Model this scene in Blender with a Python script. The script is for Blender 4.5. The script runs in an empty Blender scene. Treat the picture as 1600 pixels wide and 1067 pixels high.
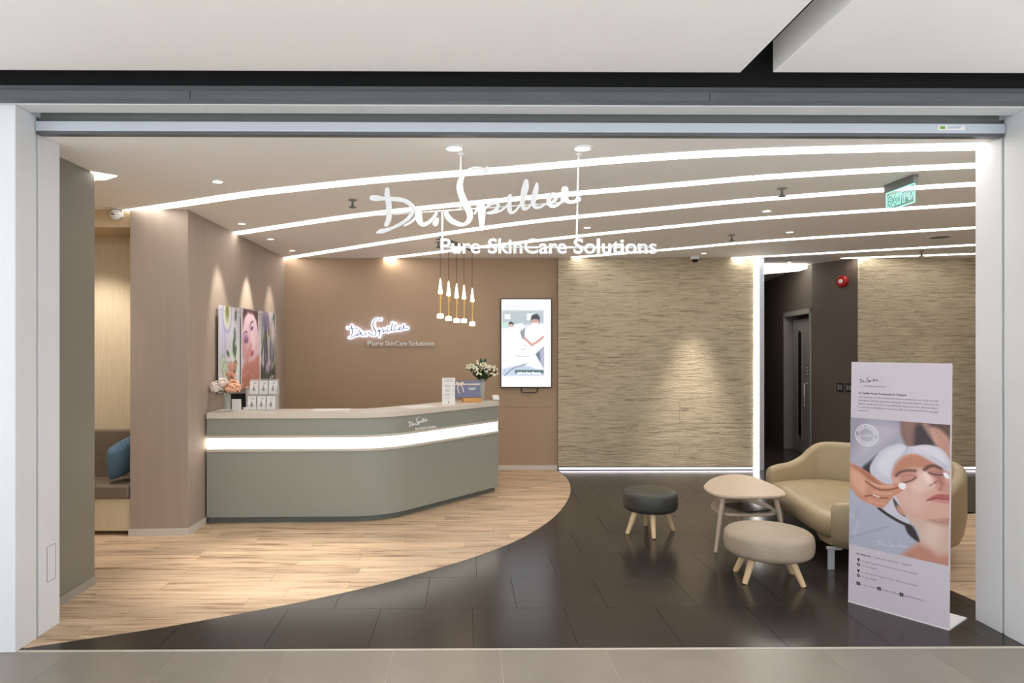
import bpy, bmesh, math, random
import numpy as np
from mathutils import Vector

random.seed(7)
SC = bpy.context.scene
COL = SC.collection

# ------------------------------------------------------------------ camera, world, exposure
cd = bpy.data.cameras.new('camera'); cam = bpy.data.objects.new('camera', cd); COL.objects.link(cam)
cd.sensor_width = 36.0; cd.lens = 1067 / 1600 * 36
cd.shift_x = 62 / 1600; cd.shift_y = 10.5 / 1600
cd.clip_start = 0.05; cd.clip_end = 100
cam.location = (0, 0, 1.55); cam.rotation_euler = (math.radians(90), 0, math.radians(-0.5))
SC.camera = cam

w = bpy.data.worlds.new('world'); SC.world = w; w.use_nodes = True
bg = w.node_tree.nodes['Background']
bg.inputs[0].default_value = (0.91, 0.96, 1.03, 1); bg.inputs[1].default_value = 1.62

SC.view_settings.view_transform = 'Standard'; SC.view_settings.look = 'None'
SC.view_settings.gamma = 1.0; SC.view_settings.use_curve_mapping = False
SC.view_settings.exposure = 0.42

STRIP_E = 5.0       # ceiling light slots
BAND_E = 2.6        # lit band of the desk
MALL_W = 240.0      # one added concourse downlight, out of view
SPOT_W = 26.0       # one small downlight
WARM = (1.0, 0.91, 0.80)

# ------------------------------------------------------------------ helpers: colour and materials
def lin(c):
    out = []
    for v in c[:3]:
        v = v / 255.0
        out.append(v / 12.92 if v <= 0.04045 else ((v + 0.055) / 1.055) ** 2.4)
    return tuple(out) + (1.0,)

MATS = {}
def mat(name, col, rough=0.5, metal=0.0, var=0.06, scale=6.0, stretch=(1, 1, 1), bump=0.0, bscale=40.0,
        bstretch=None, emit=None, estr=0.0, alpha=1.0, trans=0.0, ior=1.45, spec=0.5, coat=0.0, rnd=0.0):
    if name in MATS: return MATS[name]
    m = bpy.data.materials.new(name); m.use_nodes = True; MATS[name] = m
    nt = m.node_tree; b = nt.nodes['Principled BSDF']; L = nt.links
    b.inputs['Roughness'].default_value = rough; b.inputs['Metallic'].default_value = metal
    b.inputs['IOR'].default_value = ior; b.inputs['Specular IOR Level'].default_value = spec
    b.inputs['Transmission Weight'].default_value = trans; b.inputs['Alpha'].default_value = alpha
    b.inputs['Coat Weight'].default_value = coat
    c = lin(col); b.inputs['Base Color'].default_value = c
    tc = nt.nodes.new('ShaderNodeTexCoord'); mp = nt.nodes.new('ShaderNodeMapping'); L.new(tc.outputs['Object'], mp.inputs[0])
    mp.inputs['Scale'].default_value = stretch
    src = mp.outputs[0]
    if rnd:
        oi = nt.nodes.new('ShaderNodeObjectInfo'); va = nt.nodes.new('ShaderNodeVectorMath'); va.operation = 'MULTIPLY_ADD'
        L.new(oi.outputs['Random'], va.inputs[0]); va.inputs[1].default_value = (37, 91, 53); L.new(mp.outputs[0], va.inputs[2])
        src = va.outputs[0]
    n = nt.nodes.new('ShaderNodeTexNoise'); n.inputs['Scale'].default_value = scale; n.inputs['Detail'].default_value = 5
    L.new(src, n.inputs['Vector'])
    if var or rnd:
        mr = nt.nodes.new('ShaderNodeMapRange'); L.new(n.outputs[0], mr.inputs[0])
        mr.inputs[1].default_value = 0.25; mr.inputs[2].default_value = 0.75
        mr.inputs[3].default_value = 1 - var; mr.inputs[4].default_value = 1 + var
        fac = mr.outputs[0]
        if rnd:
            m2 = nt.nodes.new('ShaderNodeMapRange'); L.new(oi.outputs['Random'], m2.inputs[0])
            m2.inputs[3].default_value = 1 - rnd; m2.inputs[4].default_value = 1 + rnd
            mu = nt.nodes.new('ShaderNodeMath'); mu.operation = 'MULTIPLY'; L.new(fac, mu.inputs[0]); L.new(m2.outputs[0], mu.inputs[1]); fac = mu.outputs[0]
        vm = nt.nodes.new('ShaderNodeVectorMath'); vm.operation = 'SCALE'; vm.inputs[0].default_value = c[:3]
        L.new(fac, vm.inputs['Scale']); L.new(vm.outputs[0], b.inputs['Base Color'])
    if bump:
        n2 = nt.nodes.new('ShaderNodeTexNoise'); n2.inputs['Scale'].default_value = bscale; n2.inputs['Detail'].default_value = 4
        if bstretch:
            mp2 = nt.nodes.new('ShaderNodeMapping'); mp2.inputs['Scale'].default_value = bstretch; L.new(tc.outputs['Object'], mp2.inputs[0]); L.new(mp2.outputs[0], n2.inputs['Vector'])
        else: L.new(src, n2.inputs['Vector'])
        bp = nt.nodes.new('ShaderNodeBump'); bp.inputs['Strength'].default_value = bump; bp.inputs['Distance'].default_value = 0.01
        L.new(n2.outputs[0], bp.inputs['Height']); L.new(bp.outputs[0], b.inputs['Normal'])
    if emit is not None:
        b.inputs['Emission Color'].default_value = lin(emit); b.inputs['Emission Strength'].default_value = estr
    return m

def print_mat(name, emission=0.0, rough=0.35):
    m = bpy.data.materials.new(name); m.use_nodes = True
    nt = m.node_tree; b = nt.nodes['Principled BSDF']
    a = nt.nodes.new('ShaderNodeAttribute'); a.attribute_name = 'Col'
    b.inputs['Roughness'].default_value = rough
    if emission:
        nt.links.new(a.outputs['Color'], b.inputs['Emission Color']); b.inputs['Emission Strength'].default_value = emission
        b.inputs['Base Color'].default_value = (0.02, 0.02, 0.02, 1)
    else: nt.links.new(a.outputs['Color'], b.inputs['Base Color'])
    return m

# ------------------------------------------------------------------ helpers: objects and meshes
def V3(*a): return Vector(a)
def tag(o, label=None, cat=None, group=None, kind=None):
    if label: o['label'] = label
    if cat: o['category'] = cat
    if group: o['group'] = group
    if kind: o['kind'] = kind
    return o
def empty(name, loc, label, cat, group=None):
    o = bpy.data.objects.new(name, None); COL.objects.link(o); o.location = loc; o.empty_display_size = 0.05
    return tag(o, label, cat, group)
def wloc(o):
    v = Vector((0, 0, 0))
    while o is not None: v += o.location; o = o.parent
    return v

class MB:
    def __init__(s): s.v = []; s.f = []
    def add(s, vs, fs):
        k = len(s.v); s.v += [tuple(p) for p in vs]; s.f += [tuple(i + k for i in f) for f in fs]; return s
    def box(s, x0, x1, y0, y1, z0, z1):
        return s.add([(x0,y0,z0),(x1,y0,z0),(x1,y1,z0),(x0,y1,z0),(x0,y0,z1),(x1,y0,z1),(x1,y1,z1),(x0,y1,z1)],
                     [(0,3,2,1),(4,5,6,7),(0,1,5,4),(1,2,6,5),(2,3,7,6),(3,0,4,7)])
    def obox(s, c, ax, ay, az, hx, hy, hz):
        c, ax, ay, az = Vector(c), Vector(ax).normalized(), Vector(ay).normalized(), Vector(az).normalized()
        P = [c + ax*i*hx + ay*j*hy + az*k*hz for k in (-1,1) for (i,j) in ((-1,-1),(1,-1),(1,1),(-1,1))]
        return s.add(P, [(0,3,2,1),(4,5,6,7),(0,1,5,4),(1,2,6,5),(2,3,7,6),(3,0,4,7)])
    def prism(s, poly, z0, z1):
        n = len(poly); a = sum(poly[i][0]*poly[(i+1)%n][1]-poly[(i+1)%n][0]*poly[i][1] for i in range(n))
        if a < 0: poly = poly[::-1]
        vs = [(x,y,z0) for x,y in poly] + [(x,y,z1) for x,y in poly]
        return s.add(vs, [tuple(range(n))[::-1], tuple(range(n,2*n))] + [(i,(i+1)%n,n+(i+1)%n,n+i) for i in range(n)])
    def rings(s, rings, cap0=True, cap1=True):
        n = len(rings[0]); vs = [p for r in rings for p in r]; fs = []
        for k in range(len(rings)-1):
            for i in range(n): fs.append((k*n+i, k*n+(i+1)%n, (k+1)*n+(i+1)%n, (k+1)*n+i))
        if cap0: fs.append(tuple(range(n))[::-1])
        if cap1: fs.append(tuple(range((len(rings)-1)*n, len(rings)*n)))
        return s.add(vs, fs)
    def lathe(s, prof, c=(0,0,0), n=24, sx=1, sy=1, cap=True):
        R = [[(c[0]+r*sx*math.cos(2*math.pi*i/n), c[1]+r*sy*math.sin(2*math.pi*i/n), c[2]+z) for i in range(n)] for r,z in prof]
        return s.rings(R, cap, cap)
    def tube(s, path, rad, n=8):
        path = [Vector(p) for p in path]; R = []
        for k, p in enumerate(path):
            d = (path[min(k+1,len(path)-1)] - path[max(k-1,0)]).normalized()
            u = d.cross(Vector((0,0,1)) if abs(d.z) < 0.95 else Vector((1,0,0))).normalized(); v = d.cross(u)
            r = rad[k] if isinstance(rad, (list,tuple)) else rad
            R.append([p + u*r*math.cos(2*math.pi*i/n) + v*r*math.sin(2*math.pi*i/n) for i in range(n)])
        return s.rings(R)
    def build(s, name, m, parent=None, smooth=False, bevel=0, subsurf=0, autosm=None):
        me = bpy.data.meshes.new(name)
        off = wloc(parent) if parent else Vector((0,0,0))
        me.from_pydata([(p[0]-off.x, p[1]-off.y, p[2]-off.z) for p in s.v], [], s.f); me.materials.append(m)
        b = bmesh.new(); b.from_mesh(me); bmesh.ops.recalc_face_normals(b, faces=b.faces); b.to_mesh(me); b.free()
        if smooth:
            me.polygons.foreach_set('use_smooth', [True]*len(me.polygons))
            if autosm is not None: me.set_sharp_from_angle(angle=math.radians(autosm))
        o = bpy.data.objects.new(name, me); COL.objects.link(o); o.parent = parent
        if bevel:
            md = o.modifiers.new('bevel', 'BEVEL'); md.width = bevel; md.segments = 2; md.limit_method = 'ANGLE'
        if subsurf:
            md = o.modifiers.new('sub', 'SUBSURF'); md.levels = subsurf; md.render_levels = subsurf
        return o

def one(mb, name, m, loc, label, cat, group=None, **kw):
    """a thing that is one mesh, origin at loc"""
    o = mb.build(name, m, None, **kw)
    me = o.data; off = Vector(loc)
    for v in me.vertices: v.co -= off
    o.location = off
    return tag(o, label, cat, group)
def struct(mb, name, m, **kw):
    o = mb.build(name, m, None, **kw); o['kind'] = 'structure'; return o
def copy_tree(o, parent=None):
    c = o.copy(); COL.objects.link(c); c.parent = parent
    for ch in list(o.children): copy_tree(ch, c)
    return c

def catmull(P, k=6, closed=False):
    P = [tuple(p) for p in P]; n = len(P); out = []
    idx = range(n if closed else n-1)
    for i in idx:
        g = (lambda j: P[j % n]) if closed else (lambda j: P[max(0, min(n-1, j))])
        a, b, c, d = g(i-1), g(i), g(i+1), g(i+2)
        for t in range(k):
            t = t / k
            out.append(tuple(0.5*((2*b[q]) + (-a[q]+c[q])*t + (2*a[q]-5*b[q]+4*c[q]-d[q])*t*t + (-a[q]+3*b[q]-3*c[q]+d[q])*t**3) for q in range(len(b))))
    if not closed: out.append(P[-1])
    return out
def offset_path(path, d):
    """positive d = to the left of the direction of travel"""
    out = []
    for i, p in enumerate(path):
        a = Vector(path[max(i-1,0)][:2]); b = Vector(path[i][:2]); c = Vector(path[min(i+1,len(path)-1)][:2])
        ns = []
        for q in ((b-a), (c-b)):
            if q.length > 1e-6: q.normalize(); ns.append(Vector((-q.y, q.x)))
        nn = sum(ns, Vector((0,0))); nn.normalize(); k = max(0.4, nn.dot(ns[0]))
        out.append(tuple(b + nn*(d/k)))
    return out
def offset_closed(poly, d):
    """inset a counter-clockwise polygon by d"""
    n = len(poly); out = []
    for i in range(n):
        a, b, c = Vector(poly[i-1]), Vector(poly[i]), Vector(poly[(i+1)%n])
        e1, e2 = (b-a).normalized(), (c-b).normalized(); nn = Vector((-e1.y-e2.y, e1.x+e2.x))
        nn.normalize(); k = max(0.5, nn.dot(Vector((-e1.y, e1.x)))); out.append(tuple(b+nn*(d/k)))
    return out
def ccw(poly):
    a = sum(poly[i-1][0]*poly[i][1]-poly[i][0]*poly[i-1][1] for i in range(len(poly)))
    return poly if a > 0 else poly[::-1]
def blob(poly, levels):
    """stack of inset outlines: levels = [(inset, z)]"""
    poly = ccw(poly); return MB().rings([[(x,y,z) for x,y in offset_closed(poly, d)] for d,z in levels])
def circle(cx, cy, r, n=40, sx=1, sy=1): return [(cx+r*sx*math.cos(2*math.pi*i/n), cy+r*sy*math.sin(2*math.pi*i/n)) for i in range(n)]
def sweep(path, d0, d1, z0, z1):
    """a wall along path between two offsets"""
    A = offset_path(path, d0); B = offset_path(path, d1); mb = MB()
    R = [[(a[0],a[1],z0),(b[0],b[1],z0),(b[0],b[1],z1),(a[0],a[1],z1)] for a,b in zip(A,B)]
    return mb.rings(R)

# ------------------------------------------------------------------ helpers: lettering
class Frame:
    def __init__(s, o, ax, ay):
        s.o = Vector(o); s.ax = Vector(ax).normalized(); s.ay = Vector(ay).normalized(); s.n = s.ax.cross(s.ay)
    def __call__(s, x, y, z=0): return s.o + s.ax*x + s.ay*y + s.n*z

def ribbon(pts, depth, fr, z=0.0, k=5, fat=1.0, add=0.0, mb=None):
    """pen stroke: pts (x, y, width) -> flat ribbon with round ends, given depth"""
    C = catmull(pts, k) if len(pts) > 2 else list(pts)
    Lp, Rp = [], []; n = len(C)
    for i, (x, y, wd) in enumerate(C):
        a = C[max(i-1,0)]; b = C[min(i+1,n-1)]
        dx, dy = b[0]-a[0], b[1]-a[1]; l = math.hypot(dx,dy) or 1; dx, dy = dx/l, dy/l; h = wd*0.5*fat + add
        Lp.append((x-dy*h, y+dx*h)); Rp.append((x+dy*h, y-dx*h))
        if i == 0: d0 = math.atan2(dy, dx); h0 = h
        if i == n-1: d1 = math.atan2(dy, dx); h1 = h
    mb = mb or MB(); z1 = z + depth
    ep = min(depth*0.004, 3e-5)
    F = [fr(x,y,z1+i*ep) for i,(x,y) in enumerate(Lp)] + [fr(x,y,z1+i*ep) for i,(x,y) in enumerate(Rp)]
    B = [fr(x,y,z-i*ep) for i,(x,y) in enumerate(Lp)] + [fr(x,y,z-i*ep) for i,(x,y) in enumerate(Rp)]
    fs = []
    for i in range(n-1):
        fs.append((i, n+i, n+i+1, i+1)); fs.append((2*n+i, 2*n+i+1, 3*n+i+1, 3*n+i))
        fs.append((i, i+1, 2*n+i+1, 2*n+i)); fs.append((n+i, 3*n+i, 3*n+i+1, n+i+1))
    mb.add(F+B, fs)
    for (cx,cy,_), ang, h, zc in ((C[0], d0+math.pi, h0, -ep*0.5), (C[-1], d1, h1, ep*(n+1))):
        arc = [(cx+h*math.cos(ang-math.pi/2+math.pi*j/6), cy+h*math.sin(ang-math.pi/2+math.pi*j/6)) for j in range(7)]
        k7 = len(arc); mb.add([fr(x,y,z1+zc) for x,y in arc]+[fr(x,y,z-zc) for x,y in arc],
            [tuple(range(k7)), tuple(range(k7,2*k7))[::-1]] + [(j,k7+j,k7+j+1,j+1) for j in range(k7-1)])
    return mb

def _A(*p): return [(570+x/8.2056, -(245+y/8.2056), w/8.2056) for x,y,w in p]
def _B(*p): return [(730+x/8, -(255+y/8), w/8) for x,y,w in p]
# hand-written wordmark, stroke by stroke: (letter, strokes)
SCRIPT = [
 ('D', [_A((305,410,55),(303,480,68),(322,600,72),(325,720,66),(318,800,62),(290,860,55)),
        _A((115,518,72),(180,522,72),(270,527,46),(380,530,55),(500,545,55),(590,590,58),(635,650,58),(620,715,48),(560,790,42),(460,858,42),(360,905,38),(290,930,50),(225,945,60),(175,962,25))]),
 ('r', [_A((522,872,24),(600,830,32),(660,778,34),(690,730,40)),
        _A((702,695,90),(704,770,90),(735,840,66),(780,855,52),(840,825,42),(900,765,38),(930,712,34))]),
 ('dot', [_A((945,790,40),(920,840,70),(912,846,60))]),
 ('S', [_B((262,62,62),(235,80,55),(200,62,34),(150,46,26),(110,44,26),(60,58,26)) + _A((1360,152,36),(1300,195,42),(1255,260,56),(1232,340,70),(1238,430,78),(1280,545,84),(1338,660,84),(1362,735,76),(1345,810,58),(1285,855,40),(1215,850,56),(1130,812,66),(1075,755,66),(1060,712,50))]),
 ('p', [_B((106,622,18),(140,555,34),(185,490,60),(192,560,92),(196,650,86),(195,740,66),(194,825,22)),
        _B((225,570,24),(285,510,34),(360,482,46),(398,505,44),(380,560,44),(320,605,44),(262,612,24)),
        _B((340,606,34),(420,585,30),(480,545,26),(520,505,28))]),
 ('i', [_B((520,430,44),(552,388,36)), _B((545,480,44),(538,550,58),(560,602,48),(610,590,30),(650,540,26),(680,500,26))]),
 ('l', [_B((750,215,58),(738,300,86),(712,400,66),(702,490,54),(722,555,48),(770,545,32),(805,505,28))]),
 ('l', [_B((884,248,36),(870,330,66),(846,430,62),(838,500,54),(872,540,42),(930,532,32),(985,498,28))]),
 ('e', [_B((1005,500,28),(1070,478,28),(1118,430,44),(1095,372,44),(1045,405,54),(1032,470,58),(1062,522,46),(1120,518,34),(1180,478,28))]),
 ('r', [_B((1195,470,30),(1215,400,50),(1228,330,60)), _B((1233,316,84),(1236,390,76),(1252,450,56),(1300,472,40),(1365,462,36),(1402,436,62))]),
]
LX0, LY0 = 752.0, -312.0      # reference point of the wordmark
LW = 336.0                    # its width in sketch units

def script_letters(width):
    k = width / LW
    return [(nm, [[((x-LX0)*k, (y-LY0)*k, wd*k) for x,y,wd in st] for st in sts]) for nm, sts in SCRIPT]

TXT = {}
def text_raw(body, bold):
    key = (body, bold)
    if key not in TXT:
        c = bpy.data.curves.new('t', 'FONT'); c.body = body; c.size = 1.0; c.offset = bold; c.resolution_u = 3
        o = bpy.data.objects.new('t', c); COL.objects.link(o)
        dg = bpy.context.evaluated_depsgraph_get(); ev = o.evaluated_get(dg); me = ev.to_mesh()
        vs = np.array([v.co[:2] for v in me.vertices]); fs = [tuple(p.vertices) for p in me.polygons]
        ev.to_mesh_clear(); bpy.data.objects.remove(o); bpy.data.curves.remove(c)
        TXT[key] = (vs, fs)
    return TXT[key]
def lettering(mb, body, fr, x, y, width=None, height=None, depth=0.0, bold=0.0, z=0.0, align='l'):
    """adds lettering; width = total width, or height = cap height; y = baseline"""
    vs, fs = text_raw(body, bold)
    x0, x1 = vs[:,0].min(), vs[:,0].max()
    k = width/(x1-x0) if width else height/0.70
    ky = height/0.70 if (height and width) else k
    ox = {'l': -x0*k, 'c': -(x0+x1)/2*k, 'r': -x1*k}[align]
    P = [(x+ox+v[0]*k, y+v[1]*ky) for v in vs]
    if not depth: return mb.add([fr(a,b,z) for a,b in P], fs)
    n = len(P); mb.add([fr(a,b,z+depth) for a,b in P] + [fr(a,b,z) for a,b in P], fs + [tuple(i+n for i in f[::-1]) for f in fs])
    k0 = len(mb.v) - 2*n; cnt = {}
    for f in fs:
        for i in range(len(f)):
            e = (f[i], f[(i+1)%len(f)]); cnt.setdefault(tuple(sorted(e)), []).append(e)
    for e, l in cnt.items():
        if len(l) == 1: a, b = l[0]; mb.f.append((k0+a, k0+n+a, k0+n+b, k0+b))
    return mb

# ------------------------------------------------------------------ helpers: painted prints (colours on a fine grid)
class Canvas:
    def __init__(s, nx, ny, W, H, col):
        s.nx, s.ny, s.W, s.H = nx, ny, W, H
        s.X, s.Y = np.meshgrid(np.linspace(0, W, nx), np.linspace(0, H, ny)); s.a = np.empty((ny, nx, 3)); s.a[:] = np.array(col)/255.0
    def _mix(s, sd, col, soft, op=1.0):
        al = np.clip(0.5 - sd/soft, 0, 1)*op; s.a = s.a*(1-al[...,None]) + np.array(col)/255.0*al[...,None]
    def poly(s, P, col, soft=4, op=1.0, smooth=False):
        if smooth: P = catmull(P, 5, True)
        P = np.array(P, float); d2 = np.full(s.X.shape, 1e18); ins = np.zeros(s.X.shape, bool)
        for i in range(len(P)):
            (ax,ay),(bx,by) = P[i-1], P[i]; ex, ey = bx-ax, by-ay; L = ex*ex+ey*ey+1e-12
            t = np.clip(((s.X-ax)*ex+(s.Y-ay)*ey)/L, 0, 1); d2 = np.minimum(d2, (s.X-ax-t*ex)**2+(s.Y-ay-t*ey)**2)
            c = ((ay > s.Y) != (by > s.Y)) & (s.X < (bx-ax)*(s.Y-ay)/((by-ay) if by != ay else 1e-9)+ax); ins ^= c
        sd = np.sqrt(d2); s._mix(np.where(ins, -sd, sd), col, soft, op)
    def ell(s, cx, cy, rx, ry, col, soft=4, op=1.0, rot=0):
        c, q = math.cos(rot), math.sin(rot); dx, dy = s.X-cx, s.Y-cy
        u, v = (dx*c+dy*q)/rx, (-dx*q+dy*c)/ry; r = np.sqrt(u*u+v*v); s._mix((r-1)*min(rx,ry), col, soft, op)
    def stroke(s, P, wd, col, soft=3, op=1.0, smooth=True):
        if smooth and len(P) > 2: P = catmull(P, 5)
        d2 = np.full(s.X.shape, 1e18)
        for (ax,ay),(bx,by) in zip(P[:-1], P[1:]):
            ex, ey = bx-ax, by-ay; L = ex*ex+ey*ey+1e-12
            t = np.clip(((s.X-ax)*ex+(s.Y-ay)*ey)/L, 0, 1); d2 = np.minimum(d2, (s.X-ax-t*ex)**2+(s.Y-ay-t*ey)**2)
        s._mix(np.sqrt(d2)-wd/2, col, soft, op)
    def build(s, name, m, fr, w, h, parent, z=0.0):
        """flat print w x h, its top-left corner at fr(0,0)"""
        nx, ny = s.nx, s.ny; off = wloc(parent)
        base = np.array(fr(0,0,z)-off); ax = np.array(fr.ax); ay = np.array(fr.ay)
        gx = s.X.ravel()/s.W*w; gy = -s.Y.ravel()/s.H*h
        co = base + gx[:,None]*ax + gy[:,None]*ay
        i = (np.arange(ny-1)[:,None]*nx + np.arange(nx-1)[None,:]).ravel()
        q = np.stack([i, i+nx, i+nx+1, i+1], 1)
        me = bpy.data.meshes.new(name); me.vertices.add(nx*ny); me.vertices.foreach_set('co', co.ravel())
        me.loops.add(q.size); me.loops.foreach_set('vertex_index', q.ravel())
        me.polygons.add(len(q)); me.polygons.foreach_set('loop_start', np.arange(len(q))*4)
        me.update(calc_edges=True); me.validate()
        ca = me.color_attributes.new('Col', 'FLOAT_COLOR', 'POINT')
        a = np.clip(s.a, 0, 1); l = np.where(a <= 0.04045, a/12.92, ((a+0.055)/1.055)**2.4)
        ca.data.foreach_set('color', np.concatenate([l.reshape(-1,3), np.ones((nx*ny,1))], 1).ravel())
        me.materials.append(m); o = bpy.data.objects.new(name, me); COL.objects.link(o); o.parent = parent; return o

# ------------------------------------------------------------------ materials
M = dict(
 mallceil = mat('white_painted_panel', (247,247,245), 0.6, var=0.01, scale=2),
 portal = mat('white_portal_panel', (222,224,226), 0.45, var=0.015, scale=2),
 black = mat('black_void', (14,14,14), 0.9, var=0.1),
 band = mat('grey_metal_band', (96,100,103), 0.4, metal=0.3, var=0.08, scale=3, stretch=(1,8,8)),
 alu = mat('pale_aluminium', (196,203,212), 0.35, metal=0.35, var=0.02),
 recess = mat('grey_recess', (120,122,120), 0.7),
 ceil = mat('ceiling_paint', (247,245,242), 0.75, var=0.012, scale=1.5),
 pink = mat('mauve_wallpaper', (164,149,136), 0.7, var=0.04, scale=3, stretch=(6,6,0.4), bump=0.15, bscale=160),
 brown = mat('tan_wallpaper', (171,146,121), 0.62, var=0.03, scale=2, bump=0.1, bscale=160),
 greyp = mat('olive_grey_panel', (126,122,110), 0.55, var=0.03, scale=2),
 veneer = mat('light_wood_veneer', (212,197,169), 0.5, var=0.07, scale=5, stretch=(12,12,0.8)),
 nook = mat('beige_soffit', (205,184,150), 0.6, var=0.02),
 dark = mat('dark_brown_wall', (88,78,69), 0.65, var=0.05, scale=2, bump=0.1, bscale=120),
 board = mat('pale_baseboard', (205,198,188), 0.5, var=0.02),
 grout = mat('dark_grout', (52,47,43), 0.8),
 wgrout = mat('plank_joint', (105,82,60), 0.9),
 mgrout = mat('pale_grout', (186,180,170), 0.9),
 tile = mat('charcoal_tile', (50,45,42), 0.20, var=0.08, scale=3, rnd=0.04, spec=0.3),
 mtile = mat('warm_grey_tile', (140,133,123), 0.24, var=0.06, scale=3, rnd=0.03, bump=0.02, bscale=25),
 sill = mat('pale_threshold', (190,184,172), 0.5),
 desk = mat('sage_grey_lacquer', (147,150,140), 0.42, var=0.02, scale=2),
 worktop = mat('cream_worktop', (212,203,190), 0.4, var=0.03, scale=4),
 trimc = mat('cream_trim', (202,196,182), 0.4, var=0.02),
 toe = mat('grey_toe_kick', (104,108,103), 0.5, var=0.03),
 white = mat('white_lacquer', (236,236,236), 0.4, var=0.01),
 paper = mat('white_paper', (232,230,228), 0.6, var=0.02),
 print_grey = mat('printed_grey', (120,116,118), 0.6, var=0.02),
 ink = mat('dark_print', (42,38,44), 0.6, var=0.02),
 lilac = mat('pale_lilac_board', (203,194,204), 0.45, var=0.012, scale=2),
 oak = mat('pale_oak', (188,170,149), 0.45, var=0.10, scale=6, stretch=(3,14,14)),
 leg = mat('ash_leg', (222,192,150), 0.5, var=0.08, scale=8, stretch=(6,6,1)),
 taupe = mat('taupe_leather', (166,151,132), 0.42, var=0.06, scale=5, bump=0.12, bscale=18),
 dgreen = mat('charcoal_leather', (64,64,57), 0.40, var=0.18, scale=5, bump=0.12, bscale=18),
 sofa = mat('khaki_leather', (160,144,114), 0.38, var=0.06, scale=4, bump=0.15, bscale=9),
 chrome = mat('polished_steel', (210,215,218), 0.18, metal=0.9, var=0.02),
 seatc = mat('dark_taupe_vinyl', (118,107,94), 0.42, var=0.05, scale=4, bump=0.08, bscale=20),
 pillow = mat('dusty_blue_fabric', (92,120,142), 0.85, var=0.06, scale=30, bump=0.2, bscale=200),
 blackp = mat('black_plastic', (22,22,24), 0.35, var=0.1),
 gold = mat('brushed_gold', (226,184,116), 0.28, metal=0.85, var=0.03),
 glass = mat('clear_glass', (225,235,232), 0.04, var=0.0, alpha=0.22),
 acryl = mat('clear_acrylic', (235,242,244), 0.05, var=0.0, alpha=0.18),
 strip = mat('light_slot', (255,250,243), 0.5, var=0.0, emit=(255,251,246), estr=STRIP_E),
 bandl = mat('lit_diffuser', (255,252,246), 0.5, var=0.0, emit=(255,248,236), estr=BAND_E),
 led = mat('cool_led', (255,255,255), 0.5, var=0.0, emit=(250,246,255), estr=2.6),
 ledw = mat('white_led', (255,255,255), 0.5, var=0.0, emit=(255,251,244), estr=4.0),
 halo = mat('halo_led', (255,255,255), 0.5, var=0.0, emit=(196,208,255), estr=2.6),
 lens = mat('lamp_lens', (255,250,240), 0.4, var=0.0, emit=(255,236,206), estr=12.0),
 bulb = mat('pendant_glow', (255,246,228), 0.4, var=0.0, emit=(255,228,184), estr=5.0),
 cord = mat('dark_cord', (62,46,36), 0.7),
 red = mat('red_plastic', (168,26,26), 0.35, var=0.04),
 steel = mat('door_grey', (150,146,138), 0.45, metal=0.2, var=0.03),
 dglass = mat('dark_glass', (30,28,26), 0.1, var=0.05),
 leaf = mat('leaf_green', (62,82,50), 0.5, var=0.25, scale=25),
 stem = mat('stem_green', (96,112,70), 0.6, var=0.1),
 bud = mat('cream_petals', (236,232,208), 0.6, var=0.05, scale=30),
 peach = mat('peach_petals', (244,190,158), 0.6, var=0.08, scale=30),
 petal = mat('white_petals', (240,226,214), 0.6, var=0.05, scale=30),
 coral = mat('coral_petals', (218,158,134), 0.6, var=0.1, scale=30),
 blue = mat('slate_blue_card', (112,116,146), 0.4, var=0.05),
 ribbonm = mat('cream_satin', (224,210,186), 0.35, var=0.05),
 ply = mat('honey_wood', (206,152,88), 0.5, var=0.1, scale=10, stretch=(2,10,10)),
)
# planks: warm oak with long grain and a different tone for each board
def plank_mat():
    m = bpy.data.materials.new('oak_plank'); m.use_nodes = True; nt = m.node_tree; L = nt.links; b = nt.nodes['Principled BSDF']
    tc = nt.nodes.new('ShaderNodeTexCoord'); mp = nt.nodes.new('ShaderNodeMapping'); mp.inputs['Scale'].default_value = (1.3, 16, 16); L.new(tc.outputs['Object'], mp.inputs[0])
    oi = nt.nodes.new('ShaderNodeObjectInfo'); va = nt.nodes.new('ShaderNodeVectorMath'); va.operation = 'MULTIPLY_ADD'
    L.new(oi.outputs['Random'], va.inputs[0]); va.inputs[1].default_value = (61, 33, 17); L.new(mp.outputs[0], va.inputs[2])
    n = nt.nodes.new('ShaderNodeTexNoise'); n.inputs['Scale'].default_value = 1.6; n.inputs['Detail'].default_value = 8; n.inputs['Roughness'].default_value = 0.62; L.new(va.outputs[0], n.inputs['Vector'])
    r = nt.nodes.new('ShaderNodeValToRGB'); L.new(n.outputs[0], r.inputs[0]); e = r.color_ramp.elements
    e[0].position = 0.34; e[0].color = lin((138,108,82)); e[1].position = 0.60; e[1].color = lin((218,192,162))
    x = e.new(0.45); x.color = lin((198,170,140))
    m2 = nt.nodes.new('ShaderNodeMapRange'); L.new(oi.outputs['Random'], m2.inputs[0]); m2.inputs[3].default_value = 0.84; m2.inputs[4].default_value = 1.12
    vm = nt.nodes.new('ShaderNodeVectorMath'); vm.operation = 'SCALE'; L.new(r.outputs[0], vm.inputs[0]); L.new(m2.outputs[0], vm.inputs['Scale'])
    L.new(vm.outputs[0], b.inputs['Base Color']); b.inputs['Roughness'].default_value = 0.42
    bp = nt.nodes.new('ShaderNodeBump'); bp.inputs['Strength'].default_value = 0.06; bp.inputs['Distance'].default_value = 0.01; L.new(n.outputs[0], bp.inputs['Height']); L.new(bp.outputs[0], b.inputs['Normal'])
    return m
M['plank'] = plank_mat()
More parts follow.
